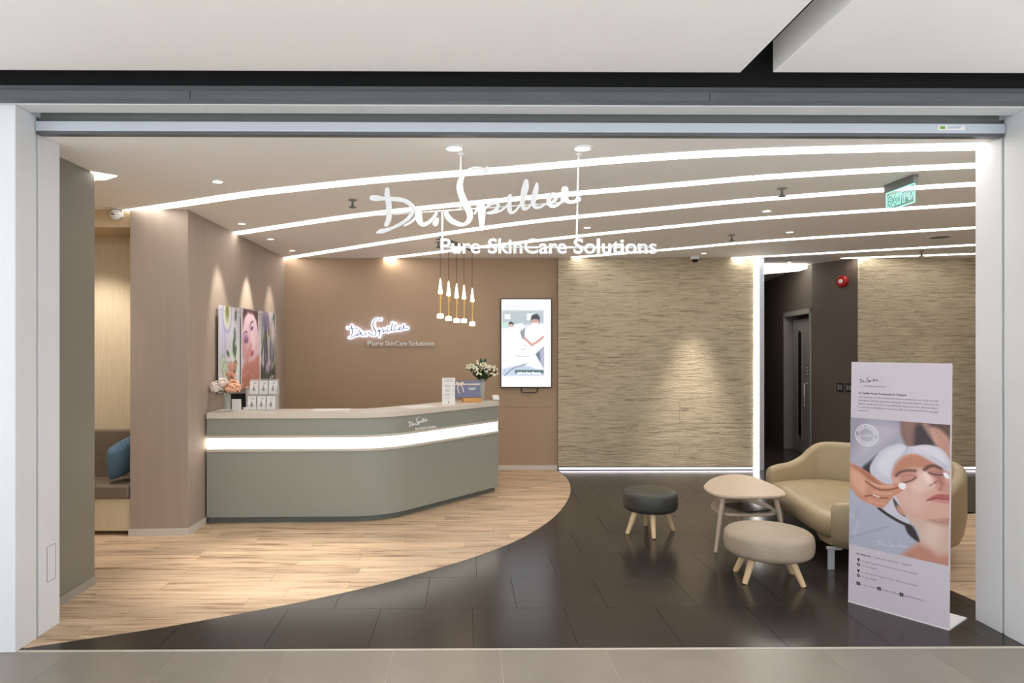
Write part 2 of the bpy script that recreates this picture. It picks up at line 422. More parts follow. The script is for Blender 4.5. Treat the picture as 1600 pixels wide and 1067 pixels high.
# split-face stone: thin broken courses
def stone_mat():
    m = bpy.data.materials.new('split_face_stone'); m.use_nodes = True; nt = m.node_tree; L = nt.links; b = nt.nodes['Principled BSDF']
    tc = nt.nodes.new('ShaderNodeTexCoord'); oi = nt.nodes.new('ShaderNodeObjectInfo')
    def nz(stretch, scale, detail, rough=0.6):
        mp = nt.nodes.new('ShaderNodeMapping'); mp.inputs['Scale'].default_value = stretch; L.new(tc.outputs['Object'], mp.inputs[0])
        va = nt.nodes.new('ShaderNodeVectorMath'); va.operation = 'MULTIPLY_ADD'; L.new(oi.outputs['Random'], va.inputs[0]); va.inputs[1].default_value = (41, 73, 29); L.new(mp.outputs[0], va.inputs[2])
        n = nt.nodes.new('ShaderNodeTexNoise'); n.inputs['Scale'].default_value = scale; n.inputs['Detail'].default_value = detail; n.inputs['Roughness'].default_value = rough; L.new(va.outputs[0], n.inputs['Vector']); return n
    a = nz((2.0, 1, 26), 2.2, 6); c = nz((14, 1, 80), 1.8, 4)
    r = nt.nodes.new('ShaderNodeValToRGB'); L.new(a.outputs[0], r.inputs[0]); e = r.color_ramp.elements
    e[0].position = 0.32; e[0].color = lin((164,148,122)); e[1].position = 0.64; e[1].color = lin((228,214,186)); x = e.new(0.46); x.color = lin((212,197,167))
    L.new(r.outputs[0], b.inputs['Base Color']); b.inputs['Roughness'].default_value = 0.85
    ad = nt.nodes.new('ShaderNodeMath'); ad.operation = 'ADD'; L.new(a.outputs[0], ad.inputs[0]); L.new(c.outputs[0], ad.inputs[1])
    bp = nt.nodes.new('ShaderNodeBump'); bp.inputs['Strength'].default_value = 1.0; bp.inputs['Distance'].default_value = 0.02; L.new(ad.outputs[0], bp.inputs['Height']); L.new(bp.outputs[0], b.inputs['Normal'])
    return m
M['stone'] = stone_mat()

# ================================================================== THE SETTING
CZ = 2.70            # shop ceiling
TH_Y = 3.515         # threshold
BACK = 8.72          # tan rear wall
STONE = 8.655        # face of the stone tiles
JL, JR = -2.295, 2.907

# ---- shop floor: base slab, oak planks up to the curve, charcoal tiles beyond it
XB = [(3.515,-2.36),(3.554,-2.281),(3.676,-1.984),(3.80,-1.698),(4.045,-1.243),(4.249,-0.909),(4.511,-0.543),(4.88,-0.131),(5.12,0.102),(5.473,0.387),
      (5.901,0.638),(6.403,0.861),(6.999,1.046),(7.508,1.151),(8.018,1.199),(8.515,1.178),(8.80,1.13)]
XB = catmull([(b, a) for a, b in XB], 5)        # (x, y)
_by = np.array([p[1] for p in XB]); _bx = np.array([p[0] for p in XB])
def xb(y): return float(np.interp(y, _by, _bx))
XR = [(3.2,3.45),(3.8,3.19),(4.14,3.125),(4.35,3.10),(4.7,3.12),(5.2,3.30),(5.7,3.62),(6.2,4.1),(6.8,5.0),(7.4,6.7)]
_ry = np.array([p[0] for p in XR]); _rx = np.array([p[1] for p in XR])
def xr(y): return float(np.interp(y, _ry, _rx))

floor = struct(MB().box(-4.3, 6.7, TH_Y, 13.2, -0.08, -0.0030), 'floor', M['grout'])
woodbed = MB()
woodbed.prism([(-4.3,TH_Y)] + [(x-0.004,y) for x,y in XB if y >= TH_Y] + [(-4.3,8.80)], -0.0115, -0.0018)
woodbed.build('plank_bed', M['wgrout'], floor)
def ysamples(y0, y1): return [y0] + [y for y in np.linspace(y0, y1, 7)[1:-1]] + [y1]
def piece(name, poly, m, parent, z=0.0):
    mb = MB().prism([(a,b) for a,b in poly], z-0.010, z); return mb.build(name, m, parent)
PW = 0.148
r = 0
y = TH_Y
while y < BACK:
    y1 = min(y+PW, BACK); off = random.random()*1.2
    x = -4.3 - off
    while x < 1.3:
        a, b = max(x+0.001, -4.3), x+1.2-0.001; x += 1.2
        lo, hi = y+0.0008, y1-0.0008
        ys = ysamples(lo, hi); xs = [min(b, xb(q)-0.003) for q in ys]
        if max(xs) < a+0.02: continue
        if b < -2.4 and lo > 6.3: continue
        if min(xs) >= b-1e-6: poly = [(a,lo),(b,lo),(b,hi),(a,hi)]
        else: poly = [(a,lo)] + [(max(xx,a+0.001),q) for xx,q in zip(xs,ys)] + [(a,hi)]
        piece('plank', poly, M['plank'], floor)
    y = y1
y = 3.90
while y < 6.4:                      # boards on the far side of the seating area
    y1 = y+PW; x = 2.95 + random.random()*0.5 - 1.2
    while x < 6.6:
        a, b = x+0.001, min(x+1.199, 6.6); x += 1.2
        ys = ysamples(y+0.0008, y1-0.0008); xs = [max(a, xr(q)+0.003) for q in ys]
        if min(xs) > b-0.02: continue
        poly = [(b,ys[0]),(b,ys[-1])] + [(min(xx,b-0.001),q) for xx,q in list(zip(xs,ys))[::-1]]
        piece('plank', poly, M['plank'], floor)
    y = y1
TS = 0.5455
offs = [0.037, 0.30, 0.07, 0.33, 0.11, 0.29, 0.05, 0.31, 0.08, 0.30]
for k in range(10):
    lo, hi = TH_Y + 0.012 + k*TS + 0.0015, min(TH_Y + 0.012 + (k+1)*TS - 0.0015, 8.80)
    for i in range(-8, 14):
        a = offs[k] + i*TS + 0.0015; b = a + TS - 0.003
        if a > 6.6: continue
        b = min(b, 6.6)
        ys = ysamples(lo, hi); xl = [max(a, xb(q)+0.003) for q in ys]
        xrr = [min(b, xr(q)-0.003) if 3.9 <= q < 6.4 else b for q in ys]
        if all(p >= q-0.01 for p, q in zip(xl, xrr)): continue
        cut = any(p > a+1e-6 for p in xl) or any(q < b-1e-6 for q in xrr)
        if not cut: poly = [(a,lo),(b,lo),(b,hi),(a,hi)]
        else:
            R_ = [(max(q,p+0.0005),yy) for p,q,yy in zip(xl,xrr,ys)]; L_ = [(p,yy) for p,yy in zip(xl,ys)]
            poly = R_ + L_[::-1]
        piece('tile', poly, M['tile'], floor)
MB().box(3.7, 6.0, 8.80, 13.2, -0.0115, -0.0005).build('corridor_floor', M['tile'], floor)
struct(MB().box(-2.298, 2.91, TH_Y-0.012, TH_Y+0.008, -0.02, 0.002), 'trim_threshold', M['sill'])

# ---- mall floor outside
mall = struct(MB().box(-9, 9, -4, TH_Y-0.012, -0.08, -0.0015), 'floor_mall', M['mgrout'])
for k in range(6):
    hi = TH_Y - 0.014 - k*0.555; lo = hi - 0.552
    for i in range(-8, 9):
        a = 0.174 + i*0.5485 + (0.0 if k % 2 == 0 else 0.02); piece('tile', [(a,lo),(a+0.5455,lo),(a+0.5455,hi),(a,hi)], M['mtile'], mall)
MB().box(-9, 9, -4, TH_Y-0.014-6*0.555, -0.0115, -0.0005).build('bounce_paving', mat('pale_bounce_paving', (232,231,228), 0.3, var=0.04), mall)  # unseen paving, made pale so it bounces light up to both ceilings

# ---- shop ceiling
ceil = struct(MB().box(-4.3, 6.7, 3.735, 13.2, CZ, CZ+0.12), 'ceiling', M['ceil'])

# ---- portal, jambs, header
lp = struct(MB().box(-9, JL, 3.495, 3.668, 0, 2.79), 'wall_front_left', M['portal'], bevel=0.004)
rp = struct(MB().box(JR, 9, 3.495, 3.668, 0, 2.79), 'wall_front_right', M['portal'], bevel=0.004)
lj = struct(MB().box(-2.75, JL, 3.686, 3.875, 0, CZ), 'trim_1', M['portal'], bevel=0.003)
rj = struct(MB().box(JR, 6.7, 3.686, 3.875, 0, CZ), 'trim_2', M['portal'], bevel=0.003)
MB().box(-2.75, JL-0.03, 3.660, 3.690, 0, 2.85).build('track', M['band'], lj)
MB().box(JR+0.03, 6.0, 3.660, 3.690, 0, 2.85).build('track', M['band'], rj)
pl = MB()
for (a0,a1,z0,z1) in ((3.757,3.836,0.44,0.442),(3.757,3.836,0.247,0.249),(3.757,3.7595,0.247,0.442),(3.8335,3.836,0.247,0.442)): pl.box(JL-0.001, JL+0.0008, a0, a1, z0+0.02, z1+0.02)
pl.build('access_cover', M['band'], lj)
header = struct(MB().box(-9, 9, 3.495, 3.615, 2.79, 2.872), 'wall_header', M['portal'])
MB().box(-2.33, 2.94, 3.615, 3.74, 2.835, 3.0).build('track_recess', M['recess'], header)
MB().box(-2.33, 2.94, 3.700, 3.735, 2.70, 2.836).build('track_back', M['recess'], header)
MB().box(-9, JL, 3.615, 3.70, 2.79, 3.0).build('header_side', M['portal'], header)
MB().box(JR, 9, 3.615, 3.70, 2.79, 3.0).build('header_side', M['portal'], header)
rail = one(MB().box(-2.29, 2.90, 3.648, 3.698, 2.706, 2.758), 'shutter_rail', M['alu'], (0.3, 3.67, 2.706), 'pale aluminium shutter bottom rail across the top of the entrance', 'rail', bevel=0.003)
MB().box(-2.29, 2.90, 3.655, 3.692, 2.690, 2.706).build('rail_shadow_line', M['band'], rail)  # dark strip standing in for the shadow gap under the rail
st = MB().box(2.535, 2.680, 3.6465, 3.648, 2.722, 2.748).build('sticker', M['paper'], rail)
MB().box(2.545, 2.572, 3.6458, 3.6465, 2.727, 2.743).build('green_mark', mat('green_mark', (120,170,60), 0.5), st)
for q in range(3): MB().box(2.585, 2.668-0.01*q, 3.6458, 3.6465, 2.741-q*0.007, 2.7435-q*0.007).build('print_line', mat('teal_print', (120,170,190), 0.5), st)
gb = struct(MB().box(-9, 9, 3.440, 3.494, 2.795, 2.842), 'trim_3', M['band'], bevel=0.002)
for a, b in ((-9,-1.385),(-1.381,1.225),(1.229,9)): MB().box(a, b, 3.432, 3.4405, 2.797, 2.840).build('panel', M['band'], gb)
MB().box(-9, 9, 3.452, 3.494, 2.844, 2.872).build('upper_lip', M['band'], gb)
# ---- mall ceiling panels above the concourse, black void over them
mc = struct(MB().box(-9, 9, -3.0, 3.6, 3.45, 3.5), 'ceiling_mall', M['black'])
MB().box(-9, 9, 3.480, 3.60, 2.8725, 3.45).build('void_back', M['black'], mc)
MB().box(-9, 1.342, -3.0, 3.335, 2.90, 3.055).build('panel', M['mallceil'], mc, bevel=0.003)
MB().box(1.500, 9, -3.0, 3.33, 2.90, 3.055).build('panel', M['mallceil'], mc, bevel=0.003)
for lx in (-3.6, -1.2, 0.6, 2.6, 4.6):                      # unseen concourse downlights, added so the paving bounces light onto the ceilings
    for ly in (0.5, -1.4):
        MB().lathe([(0.075,0.0),(0.075,-0.006),(0.06,-0.008)], (lx,ly,2.90), 20).build('bounce_lamp_lens', M['lens'], mc)
        ld = bpy.data.lights.new('mall_bounce_spot', 'SPOT'); ld.energy = MALL_W; ld.color = (0.96,0.98,1.0); ld.spot_size = math.radians(95); ld.spot_blend = 0.8; ld.shadow_soft_size = 0.06
        lo = bpy.data.objects.new('mall_bounce_spot', ld); COL.objects.link(lo); lo.location = (lx,ly,2.88); lo.parent = mc

# ---- left side: grey return panel, nook, mauve column and wall
struct(MB().box(-2.75, -2.445, 3.876, 4.512, 0, CZ), 'wall_left_return', M['greyp'])
struct(MB().box(-2.75, -2.437, 3.876, 4.520, 0, 0.055), 'baseboard_return', mat('olive_baseboard', (150,145,134), 0.5))
struct(MB().box(-4.3, -4.2, 3.8, 6.3, 0, CZ), 'wall_nook_left', M['nook'])
struct(MB().box(-4.3, -2.75, 3.686, 3.80, 0, CZ), 'wall_nook_front', M['nook'])
struct(MB().box(-4.3, -2.785, 6.17, 6.30, 0, CZ), 'wall_nook_back', M['veneer'])
struct(MB().box(-4.2, -2.785, 5.705, 6.17, 2.555, CZ), 'trim_soffit', M['nook'])
struct(MB().prism([(-2.78,5.672),(-2.312,5.690),(-2.312,8.95),(-2.78,8.95)], 0, CZ), 'wall_left', M['pink'])
bb = MB().prism([(-2.79,5.660),(-2.300,5.678),(-2.300,6.056),(-2.312,6.056),(-2.312,5.690),(-2.79,5.672)], 0, 0.055)
struct(bb, 'baseboard_left', M['board'])
struct(MB().box(-2.312, 1.165, BACK, BACK+0.2, 0, CZ), 'wall_back', M['brown'])
struct(MB().box(-2.312, 1.165, BACK-0.012, BACK, 0, 0.055), 'baseboard_back', M['board'])

# ---- stone feature walls, tile by tile
ROWZ = [0.048, 0.322, 0.598, 0.875, 1.151, 1.428, 1.705, 1.981, 2.258, 2.537, CZ]
def stone_wall(name, x0, x1, start):
    base = struct(MB().box(x0, x1, STONE+0.035, STONE+0.25, 0, CZ), name, M['grout'])
    for k in range(len(ROWZ)-1):
        z0, z1 = ROWZ[k]+0.0012, ROWZ[k+1]-0.0012
        x = start - 2.06 + (0.515 if k % 2 else 0.0)
        while x < x1:
            a, b = max(x+0.0012, x0), min(x+1.03-0.0012, x1); x += 1.03
            if b-a < 0.02: continue
            MB().box(a, b, STONE+random.uniform(0,0.004), STONE+0.036, z0, z1).build('tile', M['stone'], base)
    return base
sw = stone_wall('wall_stone', 1.165, 3.655, 1.675)
stone_wall('wall_stone_far', 5.005, 6.70, 5.2)
lb = one(MB().box(1.18, 3.65, STONE+0.004, STONE+0.030, 0.012, 0.030), 'led_strip', M['led'], (2.4, STONE+0.02, 0.006), 'cool white light strip along the foot of the stone tile wall', 'light strip')
one(MB().box(5.02, 6.65, STONE+0.004, STONE+0.030, 0.012, 0.030), 'led_strip', M['led'], (5.8, STONE+0.02, 0.006), 'cool white light strip at the foot of the far stone wall beside the dark corridor', 'light strip')
one(MB().box(3.662, 3.722, STONE-0.012, STONE+0.02, 0.0, CZ), 'led_strip', M['ledw'], (3.69, STONE, 0), 'vertical white light strip at the corridor end of the stone wall', 'light strip')
struct(MB().box(3.656, 3.785, STONE+0.02, STONE+0.25, 0, CZ), 'trim_4', M['alu'])
MBt = MB().box(3.724, 3.785, STONE-0.008, STONE+0.02, 0, CZ); struct(MBt, 'trim_5', M['alu'])

# ---- corridor
PA, PB, PC = Vector((5.005,8.70)), Vector((4.707,9.255)), Vector((5.380,13.0))
struct(MB().prism([tuple(PA), tuple(PB), (5.6,9.3), (5.6,8.70)], 0, CZ), 'wall_corridor_right', M['dark'])
du = (PC-PB).normalized(); dn = Vector((du.y, -du.x))      # along the wall; away from the corridor
def cw(s, t): p = PB + du*s + dn*t; return (p.x, p.y)
D0, D1 = 0.03, 1.36                                          # door opening along the wall
cwm = MB()
cwm.prism([cw(0,0.0), cw(D0,0.0), cw(D0,0.3), cw(0,0.3)], 0, CZ)
cwm.prism([cw(D0,0), cw(D1,0), cw(D1,0.3), cw(D0,0.3)], 2.06, CZ)
cwm.prism([cw(D1,0), cw(3.9,0), cw(3.9,0.3), cw(D1,0.3)], 0, CZ)
struct(cwm, 'wall_corridor', M['dark'])
struct(MB().prism([(3.655,8.90),(3.785,8.90),(3.95,13.1),(3.7,13.1)], 0, CZ), 'wall_corridor_left', M['dark'])
struct(MB().box(3.6, 5.9, 13.0, 13.2, 0, CZ), 'wall_corridor_end', M['dark'])
door = struct(MB().prism([cw(0.22,0.07), cw(1.13,0.07), cw(1.13,0.115), cw(0.22,0.115)], 0.01, 1.98), 'door_1', M['steel'])
fr_ = MB()
fr_.prism([cw(D0,-0.015), cw(D0+0.06,-0.015), cw(D0+0.06,0.2), cw(D0,0.2)], 0, 2.10)
fr_.prism([cw(D1-0.06,-0.015), cw(D1,-0.015), cw(D1,0.2), cw(D1-0.06,0.2)], 0, 2.10)
fr_.prism([cw(D0,-0.015), cw(D1,-0.015), cw(D1,0.2), cw(D0,0.2)], 2.03, 2.10)
fr_.build('door_frame', M['steel'], door)
MB().prism([cw(D0,0.19), cw(D1,0.19), cw(D1,0.2), cw(D0,0.2)], 0, 2.05).build('dark_gap', M['blackp'], door)
dfr = Frame((cw(1.13,0.068)[0], cw(1.13,0.068)[1], 0), (-du.x,-du.y,0), (0,0,1))     # x runs towards the camera
def oblong(cx, z0, z1, r, n=10):
    return [(cx+r*math.cos(math.pi*i/n), z1-r+r*math.sin(math.pi*i/n)) for i in range(n+1)] + [(cx+r*math.cos(math.pi+math.pi*i/n), z0+r+r*math.sin(math.pi+math.pi*i/n)) for i in range(n+1)]
ob = oblong(0.34, 0.22, 1.82, 0.10)
MB().add([dfr(x,z,0.0) for x,z in ob], [tuple(range(len(ob)))]).build('vision_pane', M['dglass'], door)
ring = [(x,z,0.02) for x,z in ob]; ribbon(ring+[ring[0]], 0.006, dfr, z=-0.002, k=2).build('pane_ring', M['steel'], door)
hd = MB().tube([dfr(0.72,1.05,0.0), dfr(0.72,1.05,0.05), dfr(0.72,0.72,0.05), dfr(0.72,0.72,0.0)], 0.012); hd.build('handle', M['chrome'], door)
kp = MB().obox(dfr(0.74,1.23,0.004), dfr.ax, dfr.ay, dfr.n, 0.045, 0.075, 0.005).build('keypad', M['blackp'], door)
for q in range(3): MB().obox(dfr(0.74,1.275-q*0.045,0.010), dfr.ax, dfr.ay, dfr.n, 0.022, 0.013, 0.003).build('button', M['paper'], kp)
# fire alarm and wall switches on the splayed wall
wu = (PB-PA).normalized(); wn = Vector((-wu.y, wu.x))
wfr = lambda s, z: Frame((PA.x+wu.x*s, PA.y+wu.y*s, z), (-wu.x,-wu.y,0), (0,0,1))
LEN = (PB-PA).length
f = wfr(0.30*LEN, 2.42); al = empty('fire_alarm', f(0,0,0), 'round red fire alarm sounder high on the dark corridor wall', 'alarm')
def disc(mb, f, r0, z0, r1, z1, n=24):
    return mb.rings([[f(r*math.cos(2*math.pi*i/n), r*math.sin(2*math.pi*i/n), z) for i in range(n)] for r,z in ((r0,z0),(r0,z0*0.3+z1*0.7),(r1,z1))])
disc(MB(), f, 0.075, 0.0, 0.060, 0.055).build('body', M['red'], al, smooth=True, autosm=40)
disc(MB(), f, 0.028, 0.05, 0.022, 0.066).build('strobe', M['paper'], al)
for s, lab in ((0.36,'black switch plate on the dark corridor wall, nearer the door'), (0.17,'black switch plate on the dark corridor wall, nearer the poster stand')):
    f = wfr(s*LEN, 1.04); sp = empty('wall_switch', f(0,0,0), lab, 'switch')
    MB().obox(f(0,0,0.004), f.ax, f.ay, f.n, 0.045, 0.055, 0.005).build('plate', M['blackp'], sp, bevel=0.002)
    for q in (-1,1): MB().obox(f(0.018*q,0,0.010), f.ax, f.ay, f.n, 0.013, 0.035, 0.003).build('rocker', M['toe'], sp)
struct(MB().box(6.6, 6.7, 3.7, 8.9, 0, CZ), 'wall_right', M['pink'])
cst = one(MB().prism([(3.86,9.3),(4.66,9.30),(4.70,9.62),(3.90,10.6)], CZ-0.06, CZ), 'ceiling_light_strip', M['ledw'], (4.2,9.8,CZ), 'white light strip glowing in the ceiling of the dark corridor', 'light strip')

# ================================================================== CEILING LIGHTS
STRIPS = [
 ([(-2.82,5.76),(-2.719,5.705),(-2.162,5.401),(-1.559,5.074),(-0.793,4.745),(-0.338,4.582),(0.293,4.38),(1.047,4.125),(1.754,3.975),(2.9,3.866),(4.2,3.80)], 'first curved light slot in the shop ceiling, nearest the entrance', 0.13),
 ([(-2.336,6.876),(-1.669,6.406),(-0.995,5.951),(-0.415,5.633),(0.352,5.263),(1.488,4.78),(2.1,4.54),(3.214,4.263),(5.0,4.0),(6.58,3.93)], 'second curved light slot from the entrance in the shop ceiling', 0.12),
 ([(-2.30,8.71),(-2.216,8.661),(-0.897,7.445),(0.423,6.322),(1.438,5.70),(2.336,5.22),(3.577,4.743),(5.2,4.36),(6.58,4.15)], 'third curved light slot from the entrance, ending at the left rear corner', 0.12),
 ([(-0.98,8.70),(-0.921,8.65),(-0.287,8.129),(0.154,7.75),(1.145,6.99),(1.995,6.40),(2.657,5.99),(4.076,5.406),(5.4,4.99),(6.58,4.70)], 'fourth curved light slot, running to the tan wall behind the pendant lamps', 0.11),
 ([(1.347,8.64),(2.458,7.85),(3.207,7.29),(4.863,6.45),(6.58,5.72)], 'fifth light slot, meeting the stone wall beside the tan wall', 0.11),
 ([(3.50,8.64),(3.574,8.60),(5.674,7.525),(6.58,7.10)], 'sixth light slot, meeting the stone wall at the vertical light strip', 0.11),
 ([(4.96,8.65),(5.009,8.628),(6.211,8.237),(6.58,8.12)], 'short last light slot over the far stone wall', 0.10),
]
for pts, lab, wd in STRIPS:
    pth = catmull(pts, 6); mid = pth[len(pth)//2]
    one(sweep(pth, -wd/2, wd/2, CZ-0.004, CZ+0.02), 'ceiling_light_slot', M['strip'], (mid[0],mid[1],CZ), lab, 'light strip', 'light slots in the shop ceiling')
one(MB().prism([(-2.33,4.575),(-2.46,4.452),(-3.6,4.10),(-3.6,4.80),(-2.46,4.675)], CZ-0.004, CZ+0.02), 'ceiling_light_slot', M['strip'], (-3,4.5,CZ), 'pointed tip of a light slot over the seating nook', 'light strip', 'light slots in the shop ceiling')

def downlight(x, y, label, r=0.032, watt=SPOT_W, aim=None, angle=60, blend=0.7, col=WARM, bowl=False):
    t = empty('downlight', (x,y,CZ), label, 'downlight', 'recessed ceiling downlights')
    MB().lathe([(r*1.35,0.0),(r*1.35,-0.006),(r*1.05,-0.008),(r*1.0,-0.001)], (x,y,CZ), 20, cap=False).build('rim', M['white'], t, smooth=True)
    MB().lathe([(r,-0.0015),(r,-0.004)], (x,y,CZ), 20).build('lens', M['lens'], t)
    ld = bpy.data.lights.new('spot', 'SPOT'); ld.energy = watt; ld.color = col; ld.spot_size = math.radians(angle); ld.spot_blend = blend; ld.shadow_soft_size = 0.03
    lo = bpy.data.objects.new('spot', ld); COL.objects.link(lo); lo.parent = t; lo.location = (0,0,-0.02)
    d = (Vector(aim) - Vector((x,y,CZ-0.02))).normalized() if aim else Vector((0,0,-1))
    lo.rotation_euler = d.to_track_quat('-Z','Y').to_euler()
    return t
downlight(-1.713, 4.716, 'small downlight between the grey panel and the first light slot', aim=(-1.35,4.80,0), angle=46, watt=190, blend=1.0)
downlight(-2.068, 6.311, 'small downlight over the flower end of the desk, at the mauve wall', aim=(-2.31,6.45,1.5), angle=44, watt=45)
downlight(-2.056, 7.194, 'small downlight over the middle wall picture', aim=(-2.31,7.22,1.5), angle=44, watt=70)
downlight(-2.042, 8.038, 'small downlight over the last wall picture by the corner', aim=(-2.31,8.05,1.5), angle=44, watt=36)
downlight(2.51, 5.686, 'small downlight over the coffee table', watt=24, angle=65)
downlight(3.193, 6.714, 'small downlight over the curved sofa', watt=34, aim=(3.0,5.7,0.3))
downlight(1.152, 6.483, 'small downlight over the curved edge of the plank floor', watt=26)
downlight(2.866, 8.211, 'small downlight close to the stone wall beside the dome camera', watt=210, aim=(2.86,8.455,0), angle=42, blend=1.0)
downlight(-0.069, 3.921, 'larger white downlight above the hanging script sign, at its capital letter', r=0.045, watt=30, angle=75)
downlight(0.666, 3.915, 'larger white downlight above the hanging script sign, at its last letter', r=0.045, watt=30, angle=75)
downlight(5.9, 8.25, 'small downlight over the far stone wall', watt=26, aim=(5.9,8.46,0), angle=42, blend=1.0)
downlight(-3.25, 5.50, 'small downlight in front of the nook bench', watt=60, aim=(-3.3,6.1,0.9), angle=75)
downlight(4.30, 9.05, 'tiny downlight inside the corridor mouth', r=0.025, watt=25)

def sprinkler(x, y, label):
    t = empty('sprinkler', (x,y,CZ), label, 'sprinkler', 'ceiling sprinklers')
    MB().lathe([(0.035,0.0),(0.030,-0.008),(0.010,-0.010)], (x,y,CZ), 16, cap=False).build('rosette', M['steel'], t, smooth=True)
    MB().lathe([(0.008,-0.006),(0.008,-0.040),(0.014,-0.046),(0.007,-0.052)], (x,y,CZ), 10).build('stem', M['toe'], t)
    MB().lathe([(0.006,-0.050),(0.030,-0.058),(0.030,-0.061),(0.006,-0.060)], (x,y,CZ), 16).build('deflector', M['toe'], t)
for x, y, lab in ((-0.881,5.297,'sprinkler head between the first two light slots, above the desk'), (2.269,4.889,'sprinkler head near the exit sign, over the stools'),
                  (2.692,6.909,'sprinkler head in front of the stone wall'), (5.381,8.026,'sprinkler head over the far stone wall'), (-0.303,7.395,'sprinkler head beside the row of pendant lamps')):
    sprinkler(x, y, lab)
cs = empty('ceiling_speaker', (4.886,7.01,CZ), 'flat round speaker grille flush in the ceiling near the far stone wall', 'speaker')
MB().lathe([(0.11,0.0),(0.105,-0.006),(0.095,-0.006)], (4.886,7.01,CZ), 32, cap=False).build('ring', M['ceil'], cs)
MB().lathe([(0.095,-0.001),(0.094,-0.005)], (4.886,7.01,CZ), 32).build('grille', M['toe'], cs)
dc = empty('dome_camera', (2.853,8.497,CZ), 'white dome security camera with black eye on the ceiling by the stone wall', 'camera')
MB().lathe([(0.055,0.0),(0.055,-0.03),(0.048,-0.042),(0.042,-0.044)], (2.853,8.497,CZ), 24, cap=False).build('housing', M['white'], dc, smooth=True)
MB().lathe([(0.042,-0.040),(0.040,-0.058),(0.028,-0.074),(0.008,-0.081)], (2.853,8.497,CZ), 24).build('eye', M['blackp'], dc, smooth=True)
nc = empty('security_camera', (-2.887,5.66,2.655), 'white ball security camera on the beige soffit of the nook', 'camera')
MB().obox((-2.887,5.695,2.665), (1,0,0), (0,1,0), (0,0,1), 0.035, 0.010, 0.03).build('mount', M['white'], nc, bevel=0.004)
MB().lathe([(0.004,-0.046),(0.024,-0.038),(0.040,-0.018),(0.044,0.0),(0.040,0.018),(0.024,0.036),(0.004,0.044)], (-2.887,5.645,2.650), 20).build('ball', M['white'], nc, smooth=True)
MB().lathe([(0.014,0.0),(0.010,0.008)], (-2.887,5.598,2.640), 12).build('lens', M['blackp'], nc)

# exit sign, hung along the depth of the room
ex = empty('exit_sign', (2.97,4.645,CZ), 'green glass exit sign with arrow hanging from a grey ceiling housing', 'exit sign')
MB().box(2.952, 2.988, 4.485, 4.805, 2.645, CZ).build('housing', M['toe'], ex, bevel=0.003)
gm = bpy.data.materials.new('green_edge_lit_glass'); gm.use_nodes = True
_b = gm.node_tree.nodes['Principled BSDF']; _b.inputs['Base Color'].default_value = lin((120,190,178)); _b.inputs['Alpha'].default_value = 0.35; _b.inputs['Roughness'].default_value = 0.1
_b.inputs['Emission Color'].default_value = lin((120,205,190)); _b.inputs['Emission Strength'].default_value = 0.10
MB().box(2.967, 2.973, 4.492, 4.798, 2.515, 2.645).build('glass_panel', gm, ex)
em = mat('cyan_lit_edge', (170,255,240), 0.4, var=0, emit=(150,250,234), estr=0.85)
ef = Frame((2.966, 4.798, 2.515), (0,-1,0), (0,0,1)); eb = MB(); W_, H_ = 0.306, 0.130
def seg(P, wd=0.0030):
    for a, b in zip(P[:-1], P[1:]): ribbon([(a[0],a[1],wd),(b[0],b[1],wd)], 0.001, ef, mb=eb)
seg([(0.003,0.003),(W_-0.003,0.003),(W_-0.003,H_-0.003),(0.003,H_-0.003),(0.003,0.003)], 0.006)
def gl(x, w_, shape): seg([(x+a*w_, 0.025+b*0.075) for a,b in shape])
gl(0.020, 0.050, [(0,0),(1,0),(1,.22),(.35,.22),(.35,.4),(.9,.4),(.9,.6),(.35,.6),(.35,.78),(1,.78),(1,1),(0,1),(0,0)])
gl(0.076, 0.060, [(0,0),(.3,0),(.5,.32),(.7,0),(1,0),(.68,.5),(1,1),(.7,1),(.5,.68),(.3,1),(0,1),(.32,.5),(0,0)])
gl(0.142, 0.016, [(0,0),(1,0),(1,1),(0,1),(0,0)])
gl(0.164, 0.054, [(.34,0),(.66,0),(.66,.78),(1,.78),(1,1),(0,1),(0,.78),(.34,.78),(.34,0)])
gl(0.224, 0.070, [(0,.65),(.0,.45),(.45,.45),(.30,.12),(.50,.05),(.95,.55),(.50,1.0),(.32,.92),(.45,.65),(0,.65)])
eb.build('lit_lettering', em, ex)

# ================================================================== HANGING SIGN
S_Y = 4.02; KPX = 0.003768
sg = empty('hanging_sign', (0.30,S_Y,CZ), 'white cut-out script sign hanging on rods inside the entrance', 'sign')
sf = Frame((D_x := 0.0818, S_Y, 2.4175), (1,0.0,0), (0,0,1))
for nm, sts in script_letters(LW*KPX):
    mb = MB()
    for q, s_ in enumerate(sts): ribbon(s_, 0.016+0.0008*q, sf, z=-0.008-0.0008*q, mb=mb)
    mb.build('letter', M['white'], sg)
for body, x0, x1 in (('Pure',690,752),('SkinCare',764,887),('Solutions',898,1028)):
    mb = MB(); lettering(mb, body, sf, (x0-LX0)*KPX, (-394-LY0)*KPX, width=(x1-x0)*KPX, height=23*KPX, depth=0.016, bold=0.018, z=-0.008); mb.build('lettering', M['white'], sg)
def sx(px): return (px-LX0)*KPX
def sz(py): return (-py-LY0)*KPX
def rod(x0,y0,x1,y1,r=0.005): MB().tube([sf(sx(x0),sz(y0),-0.016), sf(sx(x1),sz(y1),-0.016)], r).build('rod', M['white'], sg)
rod(721.5, 237, 721.5, 325); rod(906.5, 237, 903, 385); rod(692.5, 327, 692.5, 392, 0.006)
rod(595, 334, 722, 325, 0.004); rod(722, 325, 905, 312, 0.004)
MB().obox(sf(sx(858),sz(384),-0.014), (1,0,0), (0,1,0), (0,0,1), 162*KPX, 0.004, 0.006).build('back_bar', M['white'], sg)
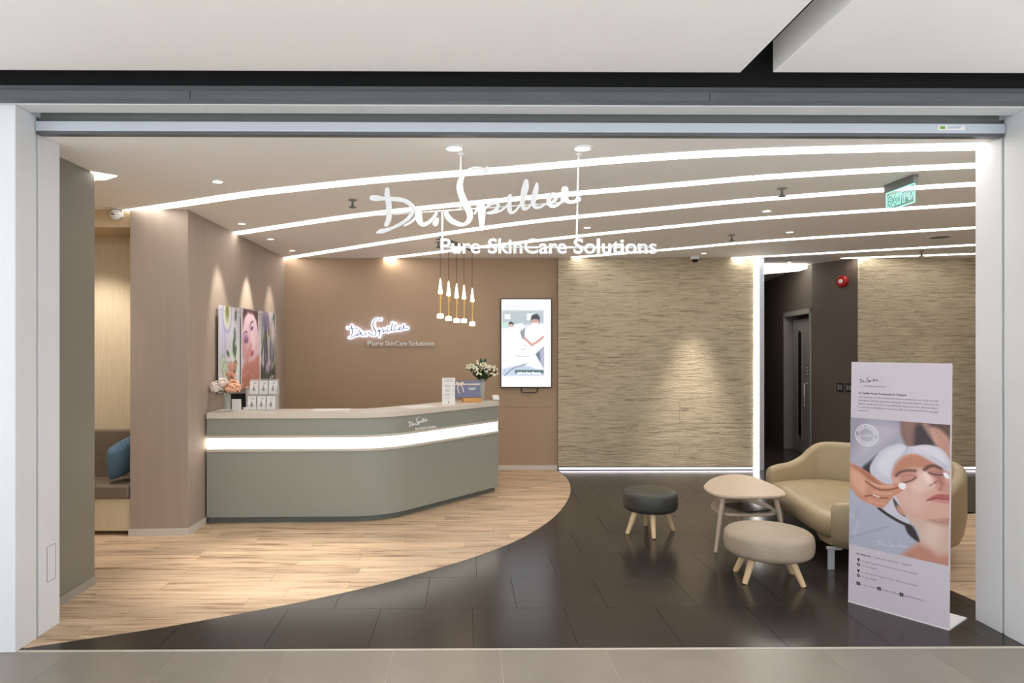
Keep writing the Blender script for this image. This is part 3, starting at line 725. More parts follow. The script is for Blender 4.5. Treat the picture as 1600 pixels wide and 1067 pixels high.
for px in (721.5, 906.5): MB().lathe([(0.022,0.0),(0.020,-0.010),(0.006,-0.016)], tuple(Vector((sf(sx(px),0,0.016).x, S_Y+0.016, CZ))), 16).build('ceiling_cup', M['white'], sg)

# ================================================================== RECEPTION DESK
dA, dC, dB = Vector((-2.292,6.050)), Vector((-0.735,6.086)), Vector((0.345,7.385))
e1, e2 = (dC-dA).normalized(), (dB-dC).normalized(); tl = 0.30
ang = math.acos(max(-1,min(1,e1.dot(e2)))); rad = tl/math.tan(ang/2); p0 = dC-e1*tl; nrm = Vector((-e1.y,e1.x)); cc = p0+nrm*rad
a0 = math.atan2(-nrm.y,-nrm.x)
DP = [tuple(dA)] + [(cc.x+rad*math.cos(a0+ang*i/16), cc.y+rad*math.sin(a0+ang*i/16)) for i in range(17)] + [tuple(dB)]
dk = empty('reception_desk', (-0.9,6.5,0), 'grey-green reception desk with rounded corner and glowing white band', 'desk')
sweep(DP, 0.05, 0.12, 0.0, 0.075).build('toe_kick', M['toe'], dk)
sweep(DP, 0.0, 0.10, 0.055, 0.636).build('lower_panel', M['desk'], dk, smooth=True, autosm=30)
sweep(DP, -0.008, 0.10, 0.636, 0.658).build('trim_strip', M['trimc'], dk, smooth=True, autosm=30)
sweep(DP, 0.006, 0.10, 0.658, 0.756).build('light_band', M['bandl'], dk, smooth=True, autosm=30)
sweep(DP, -0.008, 0.10, 0.756, 0.777).build('trim_strip', M['trimc'], dk, smooth=True, autosm=30)
sweep(DP, 0.0, 0.10, 0.777, 0.928).build('upper_panel', M['desk'], dk, smooth=True, autosm=30)
sweep(DP, -0.012, 0.38, 0.928, 0.980).build('worktop', M['worktop'], dk, smooth=True, autosm=30, bevel=0.003)
sweep(DP, 0.38, 0.40, 0.72, 0.93).build('rear_panel', M['desk'], dk)
sweep(DP, 0.10, 0.75, 0.70, 0.73).build('lower_desk', M['worktop'], dk)
d2 = e2; n2 = Vector((-d2.y, d2.x))
lf = Frame((-0.438+0.0,6.4425,0.862), (d2.x,d2.y,0), (0,0,1)); lf.o = Vector((dB.x,dB.y,0.862)) - Vector((d2.x,d2.y,0))*1.245 + lf.n*0.0
mb = MB()
for nm, sts in script_letters(0.275):
    for s_ in sts: ribbon(s_, 0.004, lf, mb=mb, k=3, fat=1.2)
mb.build('logo_lettering', M['white'], dk)
mb = MB(); lettering(mb, 'Pure SkinCare Solutions', lf, -0.045, -0.078, width=0.29, height=0.021, depth=0.003, bold=0.02); mb.build('tagline_lettering', M['white'], dk)

# ---- on the desk, flower end
def blossom(mb, c, r, n=46, seed=0, squash=0.8):
    rr = random.Random(seed); c = Vector(c); ga = math.pi*(3-math.sqrt(5))
    for i in range(n):
        z = 1-1.75*i/n; q = math.sqrt(max(0,1-z*z)); a = i*ga
        d = Vector((q*math.cos(a), q*math.sin(a), z)); u = d.cross(Vector((0.2,0.1,1))).normalized(); v = d.cross(u)
        k = r*rr.uniform(0.86,1.08); s = r*0.42; p = c + Vector((d.x,d.y,d.z*squash))*k
        t = rr.uniform(-0.5,0.5); uu = u*math.cos(t)+v*math.sin(t); vv = v*math.cos(t)-u*math.sin(t)
        mb.add([p-vv*s*0.9-d*s*0.9, p-uu*s*0.8, p+d*s*0.15, p+uu*s*0.8, p+vv*s*0.8+d*s*0.25], [(0,1,2),(0,2,3),(1,4,2),(2,4,3)])
    return mb
def leafshape(mb, p, d, up, L, wd):
    p, d, up = Vector(p), Vector(d).normalized(), Vector(up); s = d.cross(up).normalized(); n_ = s.cross(d)
    mb.add([p, p+d*L*0.35+s*wd*0.5, p+d*L*0.35-s*wd*0.5-n_*0.0, p+d*L*0.35-n_*wd*0.15, p+d*L*0.75+s*wd*0.35, p+d*L*0.75-s*wd*0.35, p+d*L],
           [(0,1,3),(0,3,2),(1,4,3),(3,5,2),(3,4,6),(3,6,5)])
def vase_profile(r0, r1, h): return [(r0*0.9,0.0),(r0,0.006),(r0*0.8,h*0.35),(r0*0.75,h*0.6),(r1,h),(r1*0.92,h),(r0*0.62,h*0.6),(r0*0.66,h*0.35),(r0*0.8,0.012)]
vx, vy = -2.165, 6.20
vs_ = empty('flower_vase', (vx,vy,0.98), 'slim glass vase of peach and white flowers at the wall end of the desk', 'vase')
MB().lathe(vase_profile(0.032,0.036,0.17), (vx,vy,0.98), 24).build('vase', M['glass'], vs_, smooth=True)
sm = MB()
BL = [(-0.080,-0.03,0.225,0.060,'petal'),(0.065,-0.04,0.225,0.070,'peach'),(-0.015,-0.05,0.255,0.046,'petal'),(0.03,0.03,0.285,0.036,'peach'),(-0.055,0.04,0.27,0.036,'petal'),(0.020,-0.005,0.335,0.028,'coral'),(0.055,0.0,0.33,0.024,'coral')]
for i, (ax_, ay_, az_, rr_, mm) in enumerate(BL):
    blossom(MB(), (vx+ax_,vy+ay_,0.98+az_), rr_, 60, i).build('blossom', M[mm], vs_)
    sm.tube([(vx+ax_*0.1,vy+ay_*0.1,1.0),(vx+ax_*0.25,vy+ay_*0.25,1.12),(vx+ax_,vy+ay_,0.98+az_-rr_*0.4)], 0.0025, 5)
sm.build('stems', M['stem'], vs_)
sp_ = MB()
for k in range(5):
    a = -0.5+k*0.32; b = Vector((vx+0.03,vy,1.30)); d_ = Vector((math.sin(a)*0.6+0.1, 0.1*math.cos(k*2), 1)).normalized()
    sp_.tube([b, b+d_*0.10], 0.002, 5)
    for j in range(7): leafshape(sp_, b+d_*(0.03+j*0.014), d_+Vector((0.7*(-1)**j,0.2,0.2)), (0,-1,0.1), 0.026, 0.012)
sp_.build('coral_sprig', M['coral'], vs_)
lfm = MB(); rr = random.Random(5)
for k in range(16):
    a = rr.uniform(0,6.28); leafshape(lfm, (vx+0.02*math.cos(a),vy+0.02*math.sin(a),1.15), (math.cos(a),math.sin(a),rr.uniform(0.2,1.0)), (0,0,1), rr.uniform(0.06,0.11), 0.025)
lfm.build('leaves', M['stem'], vs_)
tb = MB().obox((-2.115,6.36,1.057), (1,0.0,0), (0,1,0.12), (0,-0.12,1), 0.068, 0.008, 0.076)
fr1 = one(tb, 'picture_frame', M['blackp'], (-2.115,6.36,0.98), 'black standing frame on the desk behind a small white card', 'frame', bevel=0.002)
MB().obox((-2.115,6.3505,1.057), (1,0,0), (0,1,0.12), (0,-0.12,1), 0.055, 0.001, 0.062).build('screen', M['dglass'], fr1)
cdm = one(MB().obox((-2.105,6.275,1.032), (1,0.05,0), (-0.05,1,0.1), (0,-0.1,1), 0.042, 0.003, 0.052), 'card_sign', M['paper'], (-2.105,6.275,0.98), 'small white upright card in front of the black frame', 'card')
cf = Frame((-2.105,6.2705,1.032), (1,0.05,0), (0,0.1,1)); cb = MB()
for q in range(3): cb.obox(cf(0,0.036-q*0.008,0.0005), cf.ax, cf.ay, cf.n, 0.022-q*0.004, 0.0012, 0.0003)
cb.build('print', M['print_grey'], cdm)
tt = one(MB().prism([(-2.045,6.27),(-2.005,6.25),(-2.01,6.29)], 0.98, 1.01), 'price_tent', M['paper'], (-2.02,6.27,0.98), 'tiny folded white tag between the card and the brochures', 'card')
# brochure stand, two tiers
bx, by = -1.885, 6.335
bs = empty('brochure_stand', (bx,by,0.98), 'clear two-tier acrylic brochure stand on the desk', 'stand')
st_ = MB()
for z0, yy in ((0.985, by-0.03), (1.125, by+0.035)):
    st_.box(bx-0.135, bx+0.135, yy-0.028, yy-0.025, z0, z0+0.05); st_.box(bx-0.135, bx+0.135, yy-0.028, yy+0.030, z0-0.004, z0)
    st_.box(bx-0.135, bx+0.135, yy+0.028, yy+0.031, z0, z0+0.14)
for s_ in (-1,1): st_.box(bx+s_*0.135-0.0015, bx+s_*0.135+0.0015, by-0.058, by+0.066, 0.981, 1.20)
st_.build('rack', M['acryl'], bs)
def brochure(x, y, z, label, grp):
    t = empty('brochure', (x,y,z), label, 'brochure', grp); f = Frame((x,y,z), (1,0,0), (0,0.10,1))
    MB().obox(f(0,0.062,-0.004), f.ax, f.ay, f.n, 0.0375, 0.062, 0.004).build('booklet', M['paper'], t)
    pm = MB(); pm.add([f(a*0.011,b*0.03+0.05,0.0006) for a,b in ((-1,-0.8),(1,-0.8),(1,0),(0.3,0.25),(0.25,1),(-0.25,1),(-0.3,0.25),(-1,0))], [tuple(range(8))])
    pm.build('bottle_print', mat('bottle_print', (120,92,84), 0.5), t)
    lm = MB()
    for q in range(3): lm.obox(f(0.008,0.108-q*0.007,0.0005), f.ax, f.ay, f.n, 0.018-0.004*q, 0.001, 0.0003)
    lm.build('print_line', M['print_grey'], t); return t
proto = None
for tier, (z, yy, lab0) in enumerate(((0.986, by-0.046, ' white brochure from the black frame in the lower tier of the stand'), (1.126, by+0.020, ' white brochure from the black frame in the upper tier of the stand'))):
    for i in range(3):
        x = bx-0.088+i*0.088; z_ = z; lab = ('first','second','third')[i] + lab0
        if proto is None: proto = brochure(x, yy, z_, lab, 'brochures in the acrylic stand')
        else:
            c = copy_tree(proto); c.location = (x, yy, z_); c['label'] = lab
# papers lying on the worktop
for (x, y, a, sx_, sy_, lab) in ((-1.25,6.30,0.05,0.17,0.11,'white paper sheet lying on the straight part of the desk'), (-0.47,6.66,0.75,0.16,0.10,'white paper sheet lying on the desk beside the menu card')):
    one(MB().obox((x,y,0.9825), (math.cos(a),math.sin(a),0), (-math.sin(a),math.cos(a),0), (0,0,1), sx_, sy_, 0.0025), 'paper_sheet', M['paper'], (x,y,0.98), lab, 'paper')

# ---- on the desk, far end
def dpt(s, t): p = Vector((-0.542,6.317)) + Vector((0.639,0.769))*s + Vector((-0.769,0.639))*t; return p
p = dpt(0.688, 0.10); mf = Frame((p.x,p.y,0.98), (1,0.12,0), (0,0.04,1))
mn = one(MB().obox(mf(0,0.135,-0.004), mf.ax, mf.ay, mf.n, 0.066, 0.135, 0.003), 'menu_card', M['paper'], (p.x,p.y,0.98), 'tall white price list card standing on the far arm of the desk', 'card')
mb = MB()
for q, (a, wd) in enumerate(((0.25,0.04),(0.235,0.05),(0.19,0.022),(0.178,0.03),(0.15,0.028),(0.135,0.02),(0.11,0.03),(0.095,0.026),(0.065,0.03))):
    mb.obox(mf(-0.01 if q > 1 else 0.0, a, 0.0), mf.ax, mf.ay, mf.n, wd, 0.0016, 0.0006)
    if 1 < q < 8: mb.obox(mf(0.047, a, 0.0), mf.ax, mf.ay, mf.n, 0.007, 0.0016, 0.0006)
mb.build('print', M['print_grey'], mn)
MB().obox(mf(0.0,0.025,0.0), mf.ax, mf.ay, mf.n, 0.004, 0.008, 0.0006).build('print_mark', M['ink'], mn)
p = dpt(1.06, 0.13); bf = Frame((p.x,p.y,0.98), (0.97,0.24,0), (-0.06,0.22,0.97))
ws = one(MB().obox((p.x+0.02,p.y-0.005,1.004), (0.97,0.24,0), (-0.24,0.97,0), (0,0,1), 0.098, 0.045, 0.0235), 'display_easel', M['ply'], (p.x,p.y,0.98), 'small honey wood easel block holding the blue gift box', 'easel', bevel=0.003)
gbx = empty('gift_box', (p.x,p.y,1.03), 'slate blue gift box with cream ribbon leaning on the desk easel', 'gift box')
g0 = Frame((p.x,p.y,0.973), bf.ax, bf.ay)
MB().obox(g0(-0.015,0.145,0), g0.ax, g0.ay, g0.n, 0.135, 0.09, 0.018).build('box', M['blue'], gbx, bevel=0.002)
MB().obox(g0(-0.015,0.195,0.0), g0.ax, g0.ay, g0.n, 0.1355, 0.007, 0.0188).build('ribbon_band', M['ribbonm'], gbx)
mb = MB()
ribbon([(-0.10,0.195,0.012),(-0.125,0.17,0.012),(-0.12,0.12,0.012),(-0.112,0.10,0.008)], 0.002, g0, z=0.020, mb=mb)
ribbon([(-0.10,0.195,0.012),(-0.075,0.165,0.012),(-0.065,0.115,0.010)], 0.002, g0, z=0.021, mb=mb)
ribbon([(-0.10,0.195,0.014),(-0.13,0.215,0.018),(-0.135,0.20,0.012),(-0.10,0.195,0.010)], 0.003, g0, z=0.022, mb=mb)
ribbon([(-0.10,0.195,0.014),(-0.075,0.215,0.018),(-0.065,0.20,0.012),(-0.10,0.195,0.010)], 0.003, g0, z=0.022, mb=mb)
mb.build('bow', M['ribbonm'], gbx)
mb = MB()
for q, wd in enumerate((0.045,0.03)): mb.obox(g0(0.03,0.155-q*0.014,0.0185), g0.ax, g0.ay, g0.n, wd, 0.003, 0.0005)
mb.build('print', M['paper'], gbx)
vp = dpt(1.345, 0.20); vx, vy = vp.x, vp.y
v2 = empty('flower_vase', (vx,vy,0.98), 'glass vase of cream buds and dark green leaves at the far end of the desk', 'vase')
MB().lathe([(0.030,0.0),(0.033,0.008),(0.034,0.09),(0.044,0.19),(0.056,0.235),(0.053,0.235),(0.041,0.19),(0.030,0.09),(0.028,0.02)], (vx,vy,0.98), 24).build('vase', M['glass'], v2, smooth=True)
st2 = MB(); lv2 = MB(); bd2 = MB(); rr = random.Random(11)
for k in range(42):
    a = rr.uniform(0,6.283); e = rr.uniform(0.1,1.15); d_ = Vector((math.cos(a)*e, math.sin(a)*e, rr.uniform(0.7,1.1))).normalized(); L_ = rr.uniform(0.17,0.23)
    b = Vector((vx,vy,1.17)); tip = b + d_*L_
    st2.tube([(vx+d_.x*0.01,vy+d_.y*0.01,1.0), tuple(b), tuple(b+d_*L_*0.95)], 0.0022, 5)
    for j in range(7):
        pp = b + d_*L_*rr.uniform(0.12,0.95); dd = (d_*0.5 + Vector((rr.uniform(-1,1),rr.uniform(-1,1),rr.uniform(-0.3,0.8)))).normalized()
        leafshape(lv2, pp, dd, (0.1,0.2,1), rr.uniform(0.035,0.065), rr.uniform(0.018,0.03))
    for j in range(5):
        c = tip + Vector((rr.uniform(-1,1),rr.uniform(-1,1),rr.uniform(-0.8,0.5)))*0.03
        bd2.lathe([(0.002,-0.010),(0.010,-0.004),(0.012,0.003),(0.006,0.011)], tuple(c), 6)
for a, l_ in ((0.15,0.31),(2.9,0.24)):
    leafshape(lv2, (vx+0.02,vy,1.30), (math.cos(a)*0.2,0,1), (0,-1,0), 0.15, 0.05)
st2.build('stems', M['leaf'], v2); o = lv2.build('leaves', M['leaf'], v2); o['kind'] = 'stuff'; o = bd2.build('flower_buds', M['bud'], v2, smooth=True); o['kind'] = 'stuff'
p = dpt(1.42, 0.05)
ac = one(MB().prism([(p.x-0.07,p.y-0.01),(p.x+0.03,p.y+0.02),(p.x+0.02,p.y+0.07),(p.x-0.08,p.y+0.04)], 0.98, 0.985), 'card_holder', M['acryl'], (p.x,p.y,0.98), 'small clear card holder at the far tip of the desk', 'card holder')
MB().obox((p.x-0.005,p.y+0.015,1.012), (0.95,0.3,0), (-0.2,0.6,0.8), (0.2,-0.6,0.8), 0.035, 0.03, 0.004).build('cards', M['paper'], ac)

# ================================================================== ON THE WALLS
# three face-mounted pictures on the mauve wall (facing +x): x of the frame runs away from the camera
WX = -2.272
def wall_picture(y0, y1, z0, z1, cv, label):
    t = empty('wall_picture', (-2.312,(y0+y1)/2,z0), label, 'picture', 'pictures on the mauve wall'); f = Frame((WX,y0,z1), (0,1,0), (0,0,1))
    MB().box(WX-0.009, WX-0.0005, y0, y1, z0, z1).build('panel', M['white'], t)
    cv.build('print', PICM, f, y1-y0, z1-z0, t)
    for yy in (y0+0.04, y1-0.04):
        for zz in (z0+0.04, z1-0.04): MB().tube([(-2.312,yy,zz),(WX+0.004,yy,zz)], 0.009, 10).build('standoff', M['chrome'], t)
    return t
PICM = print_mat('photo_print', 0.0, 0.3)
c1 = Canvas(70, 100, 60, 83, (214,212,222))
c1.poly([(0,0),(28,0),(20,40),(8,60),(0,60)], (196,196,222), 12); c1.poly([(30,50),(60,30),(60,83),(20,83)], (222,230,226), 14)
c1.ell(22,8,13,18,(150,150,190),2); c1.ell(22,8,11,16,(212,214,208),2); c1.ell(22,6,7,10,(176,184,140),3); c1.ell(22,5,4,6,(120,120,80),3)
for (x,y,a,b,r_) in ((47,8,3,6,0.2),(44,27,3,7,-0.2),(41,38,3.2,9,0.1),(46,44,3,7,0.3),(46,58,4,6,0.4),(43,62,4,6,-0.3),(24,46,5,2.5,0.5)): c1.ell(x,y,a,b,(72,110,84),1.5,1,r_)
for (x,y) in ((11,56),(17,62)):
    c1.ell(x,y,7,9,(120,150,110),1.5); c1.ell(x,y,6,8,(206,218,196),2); c1.ell(x,y,2.5,4,(180,198,160),2)
c1.stroke([(12,20),(16,34),(14,50)],1.2,(150,156,190),1)
wall_picture(6.30, 6.87, 1.135, 1.95, c1, 'pale wall picture of leaves and cucumber slices, nearest the flowers')
c2 = Canvas(80, 110, 60, 83, (208,198,214))
c2.poly([(2,42),(3,14),(14,4),(36,4),(50,16),(56,34),(55,48),(42,55),(26,57),(10,52)], (222,190,202), 5, smooth=True)
c2.poly([(4,0),(54,0),(54,22),(49,12),(38,5),(20,4),(9,10),(4,20)], (74,50,54), 4)
c2.poly([(2,30),(12,28),(18,40),(12,52),(2,50)], (196,140,156), 8, 0.7); c2.ell(36,34,10,9,(236,212,218),10,0.8); c2.poly([(24,22),(28,34),(25,42),(20,36)], (206,160,176), 6, 0.7)
c2.stroke([(26,20),(30,14),(37,13)],1.8,(84,60,96),2); c2.ell(33,20,4.5,2.0,(104,84,140),2,0.95,-0.35); c2.ell(33,20,1.8,1.2,(40,34,60),1)
c2.ell(14,32,6.5,4.2,(128,86,150),4,0.9); c2.stroke([(8,33),(14,35),(20,31)],1.2,(60,40,70),1.2); c2.stroke([(6,27),(12,24),(18,25)],1.6,(96,66,90),2)
c2.stroke([(12,52),(20,46),(27,42),(30,38)],6,(206,146,142),3); c2.stroke([(14,56),(24,50),(32,45)],5,(212,154,148),3); c2.ell(34,47,5.5,2.4,(172,74,100),2,0.95,-0.3)
c2.poly([(-2,66),(10,56),(28,55),(40,54),(50,50),(62,48),(62,85),(-2,85)], (196,134,124), 5); c2.poly([(-2,72),(14,62),(30,64),(44,74),(62,70),(62,85),(-2,85)], (180,116,106), 8, 0.8)
c2.stroke([(4,70),(22,66),(40,72)],2,(214,156,144),3,0.8)
wall_picture(6.925, 7.525, 1.135, 1.96, c2, 'wall picture of a face with purple eye make-up, middle of three')
c3 = Canvas(70, 100, 60, 83, (206,196,206))
rr = random.Random(3)
for k in range(46):
    x = rr.uniform(0,60); y = rr.uniform(10,90); c_ = rr.choice([(70,100,66),(98,126,84),(58,66,104),(120,110,150),(40,60,46),(190,186,170)])
    c3.stroke([(x,y),(x+rr.uniform(-6,10),y-rr.uniform(14,34))], rr.uniform(1.5,5), c_, 2, 0.85, False)
c3.poly([(0,60),(30,70),(60,62),(60,83),(0,83)], (44,56,44), 8, 0.8); c3.ell(20,10,12,9,(120,116,160),8,0.7); c3.ell(46,24,10,14,(214,200,206),8,0.8)
t3 = wall_picture(7.555, 8.16, 1.135, 1.965, c3, 'wall picture of green stalks on lilac, nearest the rear corner')
f3 = Frame((WX+0.001,8.00,1.22), (0,1,0), (0,0,1)); mb = MB()
for nm, sts in script_letters(0.20):
    for s_ in sts: ribbon(s_, 0.0005, f3, mb=mb, k=3)
mb.build('logo_print', M['white'], t3)

# halo-lit wordmark on the tan wall (faces -y)
hl = empty('lit_wall_sign', (-1.1,BACK,1.78), 'halo-lit white script sign on the tan wall behind the desk', 'sign')
hf = Frame((-1.110,BACK-0.034,1.800), (1,0,0), (0,0,1)); mb = MB(); mh = MB()
for nm, sts in script_letters(0.80):
    m1 = MB()
    for s_ in sts:
        s2 = [(x,y,max(wd*0.7,0.012)) for x,y,wd in s_]
        ribbon(s2, 0.012, hf, z=0.0, mb=m1); ribbon(s_, 0.018, hf, z=-0.026, add=0.013, mb=mh)
    m1.build('letter', mat('brushed_letter', (128,126,138), 0.4, metal=0.3), hl)
mh.build('halo_backing', M['halo'], hl)
tg = empty('wall_lettering', (-0.83,BACK,1.58), 'small raised cream tagline lettering under the lit script sign', 'lettering')
tf = Frame((-1.255,BACK-0.022,1.582), (1,0,0), (0,0,1))
for body, x0, x1 in (('Pure',0,0.20),('SkinCare',0.225,0.50),('Solutions',0.525,0.845)):
    mb = MB(); lettering(mb, body, tf, x0, 0, width=x1-x0, height=0.062, depth=0.018, bold=0.004); mb.build('word', M['white'], tg)

# television (faces -y)
tv = empty('television', (0.76,BACK,1.05), 'portrait wall screen showing masked therapists massaging a client', 'television')
TX0, TX1, TZ0, TZ1, TY = 0.435, 1.083, 1.050, 2.180, BACK-0.058
MB().box(TX0, TX1, TY, BACK-0.012, TZ0, TZ1).build('body', M['blackp'], tv, bevel=0.004)
MB().box(TX0+0.15, TX1-0.15, BACK-0.013, BACK-0.0005, TZ0+0.3, TZ1-0.3).build('bracket', M['blackp'], tv)
cv = Canvas(150, 250, 62, 111, (236,246,255))
cv.poly([(1,14),(53,14),(53,97),(1,97)], (226,232,240), 0.6)
cv.poly([(1,14),(53,14),(53,30),(1,36)], (176,186,190), 3); cv.poly([(4,19),(11,19),(11,25),(4,25)], (240,248,255), 0.8); cv.poly([(32,18),(42,18),(42,27),(32,26)], (232,242,250), 1)
cv.poly([(8,34),(26,30),(28,36),(14,40)], (240,248,252), 2); cv.poly([(1,30),(14,28),(14,34),(1,36)], (190,216,206), 2)
cv.poly([(24,40),(34,34),(34,50),(22,50)], (110,112,116), 3, 0.8)
cv.poly([(3,42),(9,38),(17,38),(24,44),(25,54),(16,58),(3,54)], (246,252,255), 1.5, smooth=True)
cv.ell(12,33.5,3.4,4.4,(206,168,160),1); cv.poly([(8.8,32),(9.5,29),(12,28),(15,29.5),(15.5,32.5),(12,31)], (56,50,56), 1); cv.poly([(9.5,35),(15,35),(14,39),(10.5,39)], (240,248,255), 0.8)
cv.poly([(30,38),(38,33),(48,34),(53,42),(53,52),(52,70),(40,71),(36,60),(30,52)], (250,254,255), 1.5, smooth=True)
cv.ell(42.3,28,5.4,6.6,(200,156,146),1); cv.poly([(36.5,27),(37.5,21),(40,19),(45,18.5),(48,22),(48,29),(46,25.5),(40,25)], (52,54,66), 1)
cv.poly([(37.8,29.5),(46.5,30),(45,35),(40,35.5)], (238,246,252), 0.8)
cv.stroke([(52,48),(46,53),(38,58)],3.0,(206,150,140),1); cv.stroke([(29,49),(34,54),(38,58)],3.0,(206,150,140),1)
cv.poly([(42,70),(53,60),(53,84),(48,80)], (96,110,128), 2); cv.poly([(48,66),(53,60),(53,97),(50,90)], (170,170,190), 2)
cv.poly([(1,54),(16,50),(30,54),(38,62),(50,84),(52,92),(30,90),(14,94),(1,88)], (250,252,255), 2, smooth=True)
cv.poly([(1,88),(18,84),(34,84),(53,92),(53,97),(1,97)], (186,196,216), 3); cv.stroke([(4,97),(14,88),(30,82)],0.8,(70,80,96),0.8)
for P in ([(18,71),(26,73),(34,72)],[(25,64),(31,63)],[(18,86),(28,84),(34,80)],[(28,58),(31,60)]): cv.stroke(P,0.9,(150,160,172),1.2)
cv.poly([(17,89.5),(53,89.5),(53,94),(17,94)], (84,110,112), 0.5)
tvf = Frame((TX0+0.010, TY-0.001, TZ1-0.010), (1,0,0), (0,0,1))
cv.build('screen', print_mat('lit_screen', 0.86), tvf, TX1-TX0-0.02, TZ1-TZ0-0.02, tv)
mb = MB(); scr = mat('screen_white_print', (255,255,255), 0.5, var=0, emit=(255,255,255), estr=1.3)
lettering(mb, 'Add on Foot Massage', tvf, 0.20, -0.945, width=0.30, height=0.024, z=0.001, bold=0.01); mb.build('caption', scr, tv)
mb = MB(); lettering(mb, 'Rejuvenation Treat', tvf, 0.05, -0.095, width=0.40, height=0.028, z=0.001); mb.build('headline', mat('screen_grey_print', (120,120,130), 0.5, var=0, emit=(190,196,208), estr=0.6), tv)
MB().tube(catmull([(0.70,BACK-0.03,1.055),(0.702,BACK-0.03,1.005),(0.715,BACK-0.03,0.990),(0.80,BACK-0.03,0.985),(0.885,BACK-0.03,0.990),(0.905,BACK-0.03,1.02),(0.91,BACK-0.03,1.055)],5), 0.006, 6).build('cable', M['blackp'], tv)
one(MB().box(0.50, 1.075, BACK-0.006, BACK-0.0005, 0.80, 1.045), 'wall_cover_plate', M['brown'], (0.79,BACK,0.80), 'tan cover plate on the wall beneath the portrait screen', 'cover plate', bevel=0.002)

# ================================================================== PENDANT LAMPS
PEND = [(-0.270,7.095,2.275,1.862,'first'),(-0.190,7.306,2.269,1.844,'second'),(-0.107,7.483,2.258,1.830,'middle'),(-0.027,7.718,2.266,1.836,'fourth'),(0.069,7.916,2.247,1.810,'last')]
cn = one(MB().obox((-0.10,7.505,CZ-0.012), (0.339,0.821,0), (-0.821,0.339,0), (0,0,1), 0.52, 0.03, 0.012), 'pendant_canopy', M['toe'], (-0.10,7.505,CZ), 'slim ceiling bar from which the five pendant lamps hang', 'ceiling bar', bevel=0.003)
for x, y, zt, zb, w_ in PEND:
    t = empty('pendant_lamp', (x,y,zb), w_+' gold pendant lamp in the row of five, counted from the desk front' if w_ != 'middle' else 'middle gold pendant lamp in the row of five above the desk', 'pendant lamp', 'row of pendant lamps')
    MB().tube([(x,y,CZ-0.02),(x,y,zt-0.005)], 0.0028, 6).build('cord', M['cord'], t)
    MB().lathe([(0.003,0.0),(0.007,-0.02),(0.015,-0.09),(0.023,-0.145),(0.023,-0.155),(0.012,-0.162)], (x,y,zt), 16).build('cone', M['bulb'], t, smooth=True)
    MB().lathe([(0.0075,zt-0.160),(0.0075,zb+0.04)], (x,y,0), 12).build('stem', M['gold'], t)
    MB().tube([(x+0.013,y,zt-0.160),(x+0.013,y,zt-0.22)], 0.003, 6).build('side_rod', M['gold'], t)
    MB().lathe([(0.020,0.047),(0.033,0.040),(0.034,0.004),(0.026,0.0)], (x,y,zb), 16).build('shade', M['bulb'], t, smooth=True)

# ================================================================== SEATING AREA
def stool(x, y, r, h, th, feet, mm, label):
    t = empty('stool', (x,y,0), label, 'stool')
    z0 = h-th; e = 0.058
    pr = [(r*0.5,z0)]
    pr += [(r-e+e*math.sin(q*math.pi/16), z0+e*0.8*(1-math.cos(q*math.pi/16))) for q in range(9)]
    pr += [(r+0.004,h-th*0.5)]
    pr += [(r-e+e*math.cos(q*math.pi/16), h-e*0.8+e*0.8*math.sin(q*math.pi/16)) for q in range(9)]
    pr += [(r*0.6,h+0.006),(r*0.3,h+0.010),(0.01,h+0.011)]
    MB().lathe(pr, (x,y,0), 48).build('seat', mm, t, smooth=True)
    for fx, fy in feet:
        tx, ty = x+(fx-x)*0.62, y+(fy-y)*0.62
        MB().tube([(fx,fy,0.0),(tx,ty,z0+0.01)], [0.017,0.027], 14).build('leg', M['leg'], t, smooth=True, autosm=40)
stool(1.552, 5.750, 0.225, 0.360, 0.175, [(1.526,5.540),(1.345,5.695),(1.762,5.800),(1.572,5.965)], M['dgreen'], 'round charcoal leather stool on four splayed wooden legs')
stool(2.030, 4.575, 0.282, 0.335, 0.165, [(1.830,4.476),(2.190,4.413),(1.872,4.736),(2.243,4.679)], M['taupe'], 'round taupe leather stool beside the white poster stand')

# coffee table
TP = catmull([(1.935,5.54),(1.885,5.34),(1.922,5.155),(2.111,5.10),(2.347,5.125),(2.445,5.205),(2.49,5.40),(2.497,5.70),(2.465,5.93),(2.335,6.00),(2.123,5.84)], 5, True)
ct = empty('coffee_table', (2.2,5.5,0), 'pale oak coffee table with rounded triangular top and lower shelf', 'coffee table')
blob(TP, [(0.02,0.412),(0.006,0.416),(0.0,0.424),(0.0,0.434),(0.004,0.440)]).build('tabletop', M['oak'], ct)
cx_, cy_ = 2.20, 5.46
SH = [(cx_+(x-cx_)*0.80, cy_+(y-cy_)*0.80) for x,y in TP]
blob(SH, [(0.004,0.268),(0.0,0.272),(0.0,0.286),(0.004,0.290)]).build('shelf', M['oak'], ct)
for fx, fy, tx, ty in ((1.892,5.168,1.975,5.235),(2.440,5.165,2.375,5.235),(2.405,5.985,2.360,5.88)):
    MB().tube([(fx,fy,0),(tx,ty,0.415)], [0.013,0.021], 12).build('leg', M['oak'], ct, smooth=True, autosm=40)
for q, (a, lab) in enumerate(((0.25,'dark glossy magazine on top on the coffee table shelf'),(0.05,'grey magazine underneath on the coffee table shelf'))):
    zz = 0.2905+(0.010 if q == 0 else 0)
    mg = one(MB().obox((2.20,5.33,zz+0.005), (math.cos(a),math.sin(a),0), (-math.sin(a),math.cos(a),0), (0,0,1), 0.11, 0.14, 0.005), 'magazine', mat('magazine_%d'%q, (58,48,46) if q == 0 else (120,112,108), 0.15, var=0.4, scale=9), (2.20,5.33,zz), lab, 'magazine')

